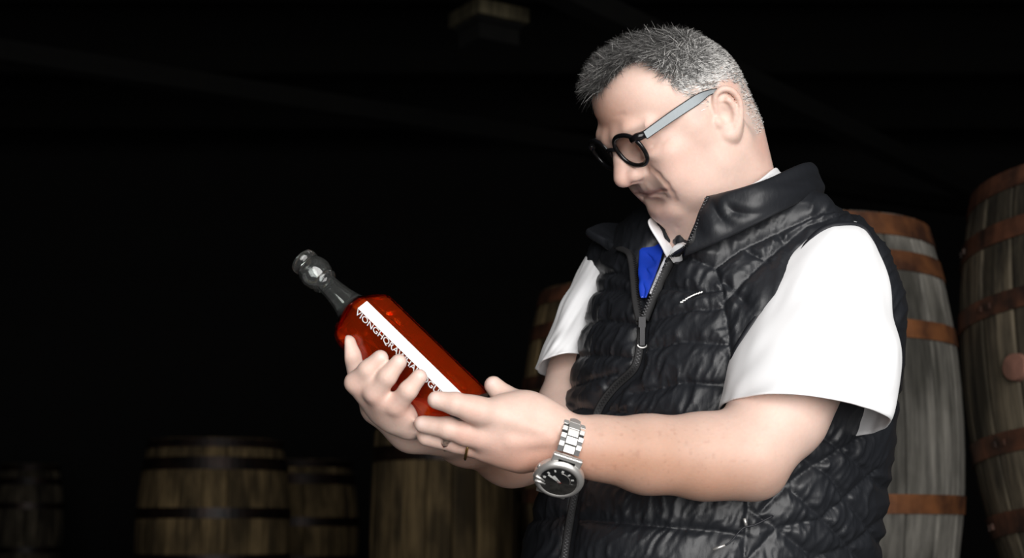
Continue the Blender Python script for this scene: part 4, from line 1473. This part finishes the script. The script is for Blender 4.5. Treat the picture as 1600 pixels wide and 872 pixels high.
for s in (1, -1):
    P = lens_pts(s)
    obj('rim', *tube(P, 0.0030, 8, True, 0.85, HF), M_BLACKPL, gl)
    Lp = lens_pts(s, 0.97)
    obj('lens', np.vstack([Lp, Lp.mean(0) + HF * 0.0012]), [(i, (i + 1) % 40, 40) for i in range(40)], M_LENS, gl)
    hinge = hp(0.1015, 0.0290, s * 0.0545)
    obj('hinge_block', *tube(np.array([hp(0.1105, 0.0325, s * 0.0490), hp(0.1070, 0.0330, s * 0.0570), hp(0.0990, 0.0320, s * 0.0630)]), [0.0046, 0.0054, 0.0046], 8, False, 0.9), M_BLACKPL, gl)
    # temple: a flat bar that tapers to the ear and hooks behind it
    path = [hp(0.1005, 0.0315, s * 0.0640), hp(0.060, 0.0330, s * 0.0700), hp(0.028, 0.0335, s * 0.0760), hp(0.012, 0.0330, s * 0.0775), hp(-0.002, 0.0290, s * 0.0770)]
    C = catmull(np.array(path), 6)
    hw = np.interp(np.linspace(0, 4, len(C)), range(5), [0.0042, 0.0048, 0.0050, 0.0026, 0.0016])
    v, f = [], []
    for p, w in zip(C, hw):
        for du, dl in ((-w, -0.0012), (-w, 0.0012), (w, 0.0012), (w, -0.0012)):
            v.append(p + HU * du + HL * s * dl)
    for j in range(len(C) - 1):
        for i in range(4):
            f.append((j * 4 + i, j * 4 + (i + 1) % 4, (j + 1) * 4 + (i + 1) % 4, (j + 1) * 4 + i))
    f += [(0, 1, 2, 3), tuple((len(C) - 1) * 4 + i for i in (3, 2, 1, 0))]
    o = fix_normals(obj('temple_arm', v, f, M_TEMPLE, gl, False))
    ev = []
    for sg in (1, -1):
        ev.append(tube(np.array([p + HU * sg * w for p, w in zip(C, hw)]), 0.0011, 6))
    obj('temple_edge', *join(ev), M_BLACKPL, o)
br = catmull(np.array([hp(0.1130, 0.024, 0.0105), hp(0.1165, 0.0275, 0.004), hp(0.1165, 0.0275, -0.004), hp(0.1130, 0.024, -0.0105)]), 6)
obj('bridge', *tube(br, 0.0024, 8), M_BLACKPL, gl)

# ------------------------------------------------------------------ wristwatch
M_DIAL = simple('black_dial', (0.006, 0.007, 0.008), 0.35)
M_MARK = simple('white_marks', (0.75, 0.76, 0.74), 0.5)
M_REDHAND = simple('red_hand', (0.55, 0.05, 0.025), 0.4)
M_DARKSTEEL = simple('polished_link_gap', (0.05, 0.05, 0.05), 0.3, 1.0)
M_CRYSTAL = thin_glass('watch_crystal', (0.98, 0.98, 0.98), 1.35)
wa_ = norm(V(845, 690, -0.19) - V(935, 699, -0.185))            # along the arm to the hand
wa_ = norm(wa_ + np.array([0, 0.22, 0.0]))
wc = V(881, 699, -0.190)
wn = np.array([-0.10, -0.64, -0.76])
wn = norm(wn - wa_ * (wn @ wa_))                                 # dial normal
wt = np.cross(wn, wa_)                                           # along the bracelet
WR = 0.0340
WS = 1.14
watch = thing('wristwatch', 'steel wristwatch with black dial and link bracelet on the near wrist', 'watch', tuple(c2w(wc)))


wn0 = wn


def ring_pt(a, r=WR):
    return wc + (r + 0.005 * max(0.0, math.cos(a))) * (math.cos(a) * wn0 + math.sin(a) * wt)


nl = 21
for i in range(nl):
    a0 = math.radians(38)
    a = a0 + (2 * math.pi - 2 * a0) * (i + 0.5) / nl
    n_ = norm(ring_pt(a) - wc)
    t_ = np.cross(wa_, n_)
    half = math.pi * (1 - a0 / math.pi) * WR / nl
    w = 0.0112
    link = obj('link', *boxvf(ring_pt(a, WR + 0.0006), np.array([wa_, t_, n_]), (w * 0.52, half * 0.97, 0.0017)), M_STEEL, watch, False)
    bvm = link.modifiers.new('bevel', 'BEVEL')
    bvm.width, bvm.segments = 0.0006, 2
    for s in (1, -1):
        sd = obj('side_piece', *boxvf(ring_pt(a + half / WR * 0.9, WR + 0.0002) + wa_ * s * w * 0.80, np.array([wa_, t_, n_]), (w * 0.24, half * 0.62, 0.0015)), M_STEEL, link, False)
        bvm = sd.modifiers.new('bevel', 'BEVEL')
        bvm.width, bvm.segments = 0.0004, 2
    obj('pin', *boxvf(ring_pt(a, WR - 0.0012), np.array([wa_, t_, n_]), (w * 1.02, half * 1.02, 0.0008)), M_DARKSTEEL, link, False)


def lathe_n(prof, o, n, x, y, seg=48, sx=1.0):
    v, f = [], []
    for r, h in prof:
        for q in range(seg):
            a = 2 * math.pi * q / seg
            v.append(o + n * h + r * (math.cos(a) * x * sx + math.sin(a) * y))
    for j in range(len(prof) - 1):
        for q in range(seg):
            q2 = (q + 1) % seg
            f.append((j * seg + q, j * seg + q2, (j + 1) * seg + q2, (j + 1) * seg + q))
    return np.array(v), f


wo = ring_pt(0, WR - 0.002)
wx, wy, wn = -wa_ * WS, wt * WS, wn * 1.15
#                                               # x to the elbow side, y along the bracelet
case = obj('watch_case', *lathe_n([(0.0, -0.001), (0.0195, -0.001), (0.0222, 0.002), (0.0226, 0.006), (0.0214, 0.0092), (0.0192, 0.0104), (0.0172, 0.0104), (0.0164, 0.0088), (0.0, 0.0088)], wo, wn, wx, wy), M_STEEL, watch)
fix_normals(case)
for s in (1, -1):
    lg = obj('lug_block', *boxvf(wo + wy * s * 0.0205 + wn * 0.0030, np.array([wx, WS * norm(wy - 0.25 * s * wn), norm(wn + 0.25 * s * wy)]), (0.0135, 0.0055, 0.0030)), M_STEEL, watch, False)
    bvm = lg.modifiers.new('bevel', 'BEVEL')
    bvm.width, bvm.segments = 0.0016, 3
    obj('lug_recess', *boxvf(wo + wy * s * 0.0215 + wn * 0.0058, np.array([wx, WS * norm(wy - 0.25 * s * wn), norm(wn + 0.25 * s * wy)]), (0.0075, 0.0018, 0.0010)), M_DARKSTEEL, lg, False)
dial = obj('dial', *lathe_n([(0.0, 0.0091), (0.0163, 0.0091), (0.0166, 0.0086)], wo, wn, wx, wy), M_DIAL, watch)
fix_normals(dial)
for i in range(12):
    a = 2 * math.pi * i / 12
    d = math.cos(a) * wx + math.sin(a) * wy
    obj('hour_mark', *boxvf(wo + wn * 0.0093 + d * 0.0128, np.array([d, np.cross(wn, d), wn]), (0.0012, 0.0006 + 0.0003 * (i % 3 == 0), 0.0002)), M_MARK, dial, False)
obj('subdial_ring', *tube(np.array([wo + wn * 0.0093 + (math.cos(a) * 0.0105) * wx * 1.0 + (math.sin(a) * 0.0105) * wy for a in np.linspace(-0.9, 1.6, 20)]), 0.0004, 6), M_STEEL, dial)
for nm, ang_, ln, wd, mt in (('hour_hand', 2.45, 0.0075, 0.0009, M_MARK), ('minute_hand', 2.75, 0.0115, 0.0007, M_MARK), ('red_hand', -0.6, 0.0085, 0.0006, M_REDHAND)):
    d = math.cos(ang_) * wx + math.sin(ang_) * wy
    obj(nm, *boxvf(wo + wn * 0.0096 + d * ln * 0.42, np.array([d, np.cross(wn, d), wn]), (ln * 0.58, wd, 0.0002)), mt, dial, False)
obj('crystal', *lathe_n([(0.0001, 0.0112), (0.008, 0.0110), (0.0166, 0.0102)], wo, wn, wx, wy), M_CRYSTAL, watch)
d = norm(-wx + 0.15 * wy)
for k, (off, rr) in enumerate(((0.35, 0.0028), (-0.25, 0.0022), (-0.55, 0.0022))):
    d = norm(-wx - off * wy * -1)
    obj('crown' if k == 0 else 'pusher', *tube(np.array([wo + wn * 0.005 + d * 0.0215, wo + wn * 0.005 + d * 0.0262]), rr, 12), M_STEEL, watch)
# polished bar sweeping over the lower left of the bezel
for k in (0, 1):
    a1, a2 = math.radians(182 + 16 * k), math.radians(200 + 16 * k)
    p1 = wo + wn * 0.0106 + (math.cos(a1) * wx + math.sin(a1) * wy) * 0.0206
    p2 = wo + wn * 0.0102 + (math.cos(a2) * wx + math.sin(a2) * wy) * 0.0120
    obj('bezel_bar', *tube(np.array([p1, p2]), [0.0016, 0.0010], 8), M_STEEL, watch)

# ------------------------------------------------------------------ wedding ring
M_GOLD = simple('gold', (0.80, 0.52, 0.18), 0.22, 1.0)
zc_ = -0.195
a_, b_ = V(758, 703, zc_ + 0.001), V(712, 692, zc_ + 0.002)
rc = a_ + (b_ - a_) * 0.57
t_ = norm(b_ - a_)
u_ = norm(np.cross(t_, (0, 0, 1)))
w_ = np.cross(t_, u_)
P = np.array([rc + 0.0138 * (math.cos(a) * u_ + math.sin(a) * w_) for a in np.linspace(0, 2 * math.pi, 36, endpoint=False)])
tv, tf = tube(P, 0.0018, 8, True, 0.8, t_)
gr = obj('ring', tv, tf, M_GOLD)
tag(gr, 'thin gold ring on the ring finger below the bottle', 'ring')
# ------------------------------------------------------------------ square bottle with bevelled corners
SB = FPX / (D0 - 0.164)
bu = norm((-0.738, 0.675, 0.40))                       # base to mouth
bp_ = V(739, 668, -0.186)                              # centre of the base
bperp = norm(np.array([-0.675, -0.738, 0.0]) - bu * (bu @ np.array([-0.675, -0.738, 0.0])))          # down-left in the picture
bnear = norm(np.cross(bu, bperp))
if bnear[2] > 0: bnear = -bnear
bperp = norm(np.cross(bnear, bu)) * (1 if np.dot(np.cross(bnear, bu), bperp) > 0 else -1)
be = math.radians(24)
nB = norm(bnear * math.cos(be) + bperp * math.sin(be))  # the face turned down-left
nA = norm(bnear * math.sin(be) - bperp * math.cos(be))  # the face turned up-right


def bpt(a, bb, h):
    return bp_ + nA * a + nB * bb + bu * h


def sq(half, ch, h, n_c=3):
    """octagon-like ring: square with chamfered corners"""
    k = half - ch
    e = 0.0012
    pts = []
    for (sa, sb) in ((1, 1), (-1, 1), (-1, -1), (1, -1)):
        A = [(half, k), (k, half)]
        if sa * sb < 0: A = A[::-1]
        for x, y in A:
            pts.append((sa * x, sb * y))
    # soften every corner
    out = []
    n = len(pts)
    for i in range(n):
        p, a, b2 = np.array(pts[i]), np.array(pts[i - 1]), np.array(pts[(i + 1) % n])
        for q in (a, b2):
            d = q - p
            L = np.linalg.norm(d)
            out.append(p + d / (L + 1e-9) * min(e, L * 0.3))
        out.insert(-1, (out[-2] + out[-1] + p) / 3)
    return np.array([bpt(x, y, h) for x, y in out])


def ringf(n, m, cap0=True, cap1=True):
    f = []
    for j in range(m - 1):
        for i in range(n):
            i2 = (i + 1) % n
            f.append((j * n + i, j * n + i2, (j + 1) * n + i2, (j + 1) * n + i))
    if cap0: f.append(tuple(range(n - 1, -1, -1)))
    if cap1: f.append(tuple((m - 1) * n + i for i in range(n)))
    return f


H2, CH = 0.0315, 0.0095


def square_stack(rows):
    R = [sq(*r) for r in rows]
    return np.vstack(R), ringf(len(R[0]), len(R))


M_GLASS = simple('clear_glass', (0.93, 0.96, 0.95), 0.015, 0.0, Transmission_Weight=0.984, IOR=1.52)
M_BODYGLASS = thin_glass('bottle_wall_glass', (0.98, 0.985, 0.98), 1.42)
m, nt, b = mat_new('amber_whiskey')
b.inputs['Base Color'].default_value = (0.85, 0.085, 0.006, 1)
b.inputs['Roughness'].default_value = 0.03
b.inputs['Transmission Weight'].default_value = 0.76  # diffuse share stands in for light glowing through the liquid
b.inputs['IOR'].default_value = 1.34
b.inputs['Specular IOR Level'].default_value = 0.2
M_LIQ = m
M_LABEL = simple('white_label', (0.86, 0.87, 0.88), 0.55)
M_INK = simple('label_ink', (0.03, 0.03, 0.035), 0.6)

bottle = thing('bottle', 'square glass bottle of amber-red whiskey with a white strip label held in both hands', 'bottle', tuple(c2w(bp_)))
BODY = 0.172
sh = obj('body_glass', *square_stack([(H2 - 0.002, CH, 0.0005), (H2, CH, 0.003), (H2, CH, BODY), (H2 - 0.0012, CH, BODY + 0.006), (H2 - 0.007, CH * 0.9, BODY + 0.014), (H2 - 0.0145, CH * 0.8, BODY + 0.020)]), M_BODYGLASS, bottle, False)
fix_normals(sh)
bs = obj('thick_base', *square_stack([(H2 - 0.003, CH, 0.001), (H2 - 0.0008, CH, 0.0035), (H2 - 0.0008, CH, 0.0155), (H2 - 0.004, CH, 0.0170)]), M_GLASS, bottle, False)
fix_normals(bs)
li = obj('whiskey', *square_stack([(H2 - 0.004, CH, 0.0180), (H2 - 0.0016, CH, 0.0195), (H2 - 0.0016, CH, BODY - 0.001), (H2 - 0.003, CH, BODY + 0.005), (H2 - 0.0085, CH * 0.9, BODY + 0.0125), (H2 - 0.0155, CH * 0.8, BODY + 0.018)]), M_LIQ, bottle, False)
fix_normals(li)
li['label'] = 'amber-red whiskey filling the bottle'


def lathe_b(prof, seg=40):
    v, f = [], []
    for r, h in prof:
        for q in range(seg):
            a = 2 * math.pi * q / seg
            v.append(bpt(r * math.cos(a), r * math.sin(a), h))
    return np.array(v), ringf(seg, len(prof), False, False)


# neck: outer wall up, inner wall down
H0 = BODY + 0.018
out = [(0.0190, H0), (0.0168, H0 + 0.006), (0.0140, H0 + 0.016), (0.0120, H0 + 0.028), (0.0110, H0 + 0.036), (0.0108, H0 + 0.0395), (0.0128, H0 + 0.0405), (0.0138, H0 + 0.0425),
       (0.0128, H0 + 0.0445), (0.0130, H0 + 0.0452), (0.0150, H0 + 0.050), (0.0163, H0 + 0.056), (0.0162, H0 + 0.061), (0.0148, H0 + 0.0665), (0.0122, H0 + 0.0700),
       (0.0122, H0 + 0.0712), (0.0138, H0 + 0.0722), (0.0142, H0 + 0.0770), (0.0134, H0 + 0.0800), (0.0120, H0 + 0.0812)]
inn = [(0.0098, H0 + 0.0808), (0.0092, H0 + 0.074), (0.0098, H0 + 0.0700), (0.0128, H0 + 0.0650), (0.0140, H0 + 0.0600), (0.0140, H0 + 0.0560), (0.0120, H0 + 0.0500),
       (0.0095, H0 + 0.0440), (0.0086, H0 + 0.036), (0.0094, H0 + 0.028), (0.0112, H0 + 0.016), (0.0136, H0 + 0.008), (0.0152, H0 + 0.0012)]
out = [(r * (1.10 if h > H0 + 0.039 else 1.0), h + 0.007 * min(1.0, (h - H0) / 0.036)) for r, h in out]
inn = [(r * (1.08 if h > H0 + 0.046 else 1.0), h + 0.007 * min(1.0, (h - H0) / 0.036)) for r, h in inn]
prof = out + inn + [out[0]]
nk = obj('neck', *lathe_b(prof), M_GLASS, bottle)
fix_normals(nk)
nk['label'] = 'clear glass neck with a round bulb and flared lip'

# ------------------------------------------------------------------ strip label on the bevelled edge and its lettering
nC = norm(nA + nB)
tC = norm(nA - nB)                                          # across the bevel, towards the upper-right face
cen = bpt((H2 + H2 - CH) / 2, (H2 + H2 - CH) / 2, 0)
wC = CH / math.sqrt(2) * 1.0
parts = []
h0, h1 = 0.0130, 0.1700


def strip(h):
    return [cen + tC * (wC * 0.98) + nC * 0.0003 + bu * h, cen + tC * (wC * 0.98) + nC * 0.0008 + bu * h,
            cen - tC * (wC * 0.90) + nC * 0.0008 + bu * h, cen - tC * (wC * 0.90) + nC * 0.0003 + bu * h]


v = np.array(strip(h0) + strip(h1))
f = [(0, 1, 5, 4), (1, 2, 6, 5), (2, 3, 7, 6), (3, 0, 4, 7), (0, 3, 2, 1), (4, 5, 6, 7)]
lab = fix_normals(obj('strip_label', v, f, M_LABEL, bottle, False))
lab['label'] = 'white paper strip label'

TEXT = 'VIONGHQRAWHALFOGUYA'


def lettering(txt, start, end, size, mat, name, lift, offs):
    """white letters printed along the face next to the strip, read from the neck to the base"""
    n = len(txt)
    cu = bpy.data.curves.new(name, 'FONT')
    cu.body = txt
    cu.size = 1.0
    cu.extrude = 0.0
    tmp = bpy.data.objects.new(name, cu)
    COL.objects.link(tmp)
    dg = bpy.context.evaluated_depsgraph_get()
    me = bpy.data.meshes.new_from_object(tmp.evaluated_get(dg))
    V2 = np.array([tuple(x.co) for x in me.vertices])
    F2 = [tuple(p.vertices) for p in me.polygons]
    bpy.data.objects.remove(tmp)
    x0, x1 = V2[:, 0].min(), V2[:, 0].max()
    X = (V2[:, 0] - x0) / (x1 - x0)
    Y = V2[:, 1] / 0.72
    edge = bpt(H2 - CH, H2, 0)
    P = edge - nA * (offs + (1 - Y)[:, None] * size) + nB * (0.0005 + lift) + bu * (start + (end - start) * X)[:, None]
    N = len(P)
    P2 = np.vstack([P, P - nB * 0.0004])
    return obj(name, P2, F2 + [tuple(i + N for i in q[::-1]) for q in F2], mat, bottle, False)


lt = lettering(TEXT, 0.1695, 0.0260, 0.0068, M_LABEL, 'lettering', 0.0, -0.001)
lt['label'] = 'white capital letters along the strip label'
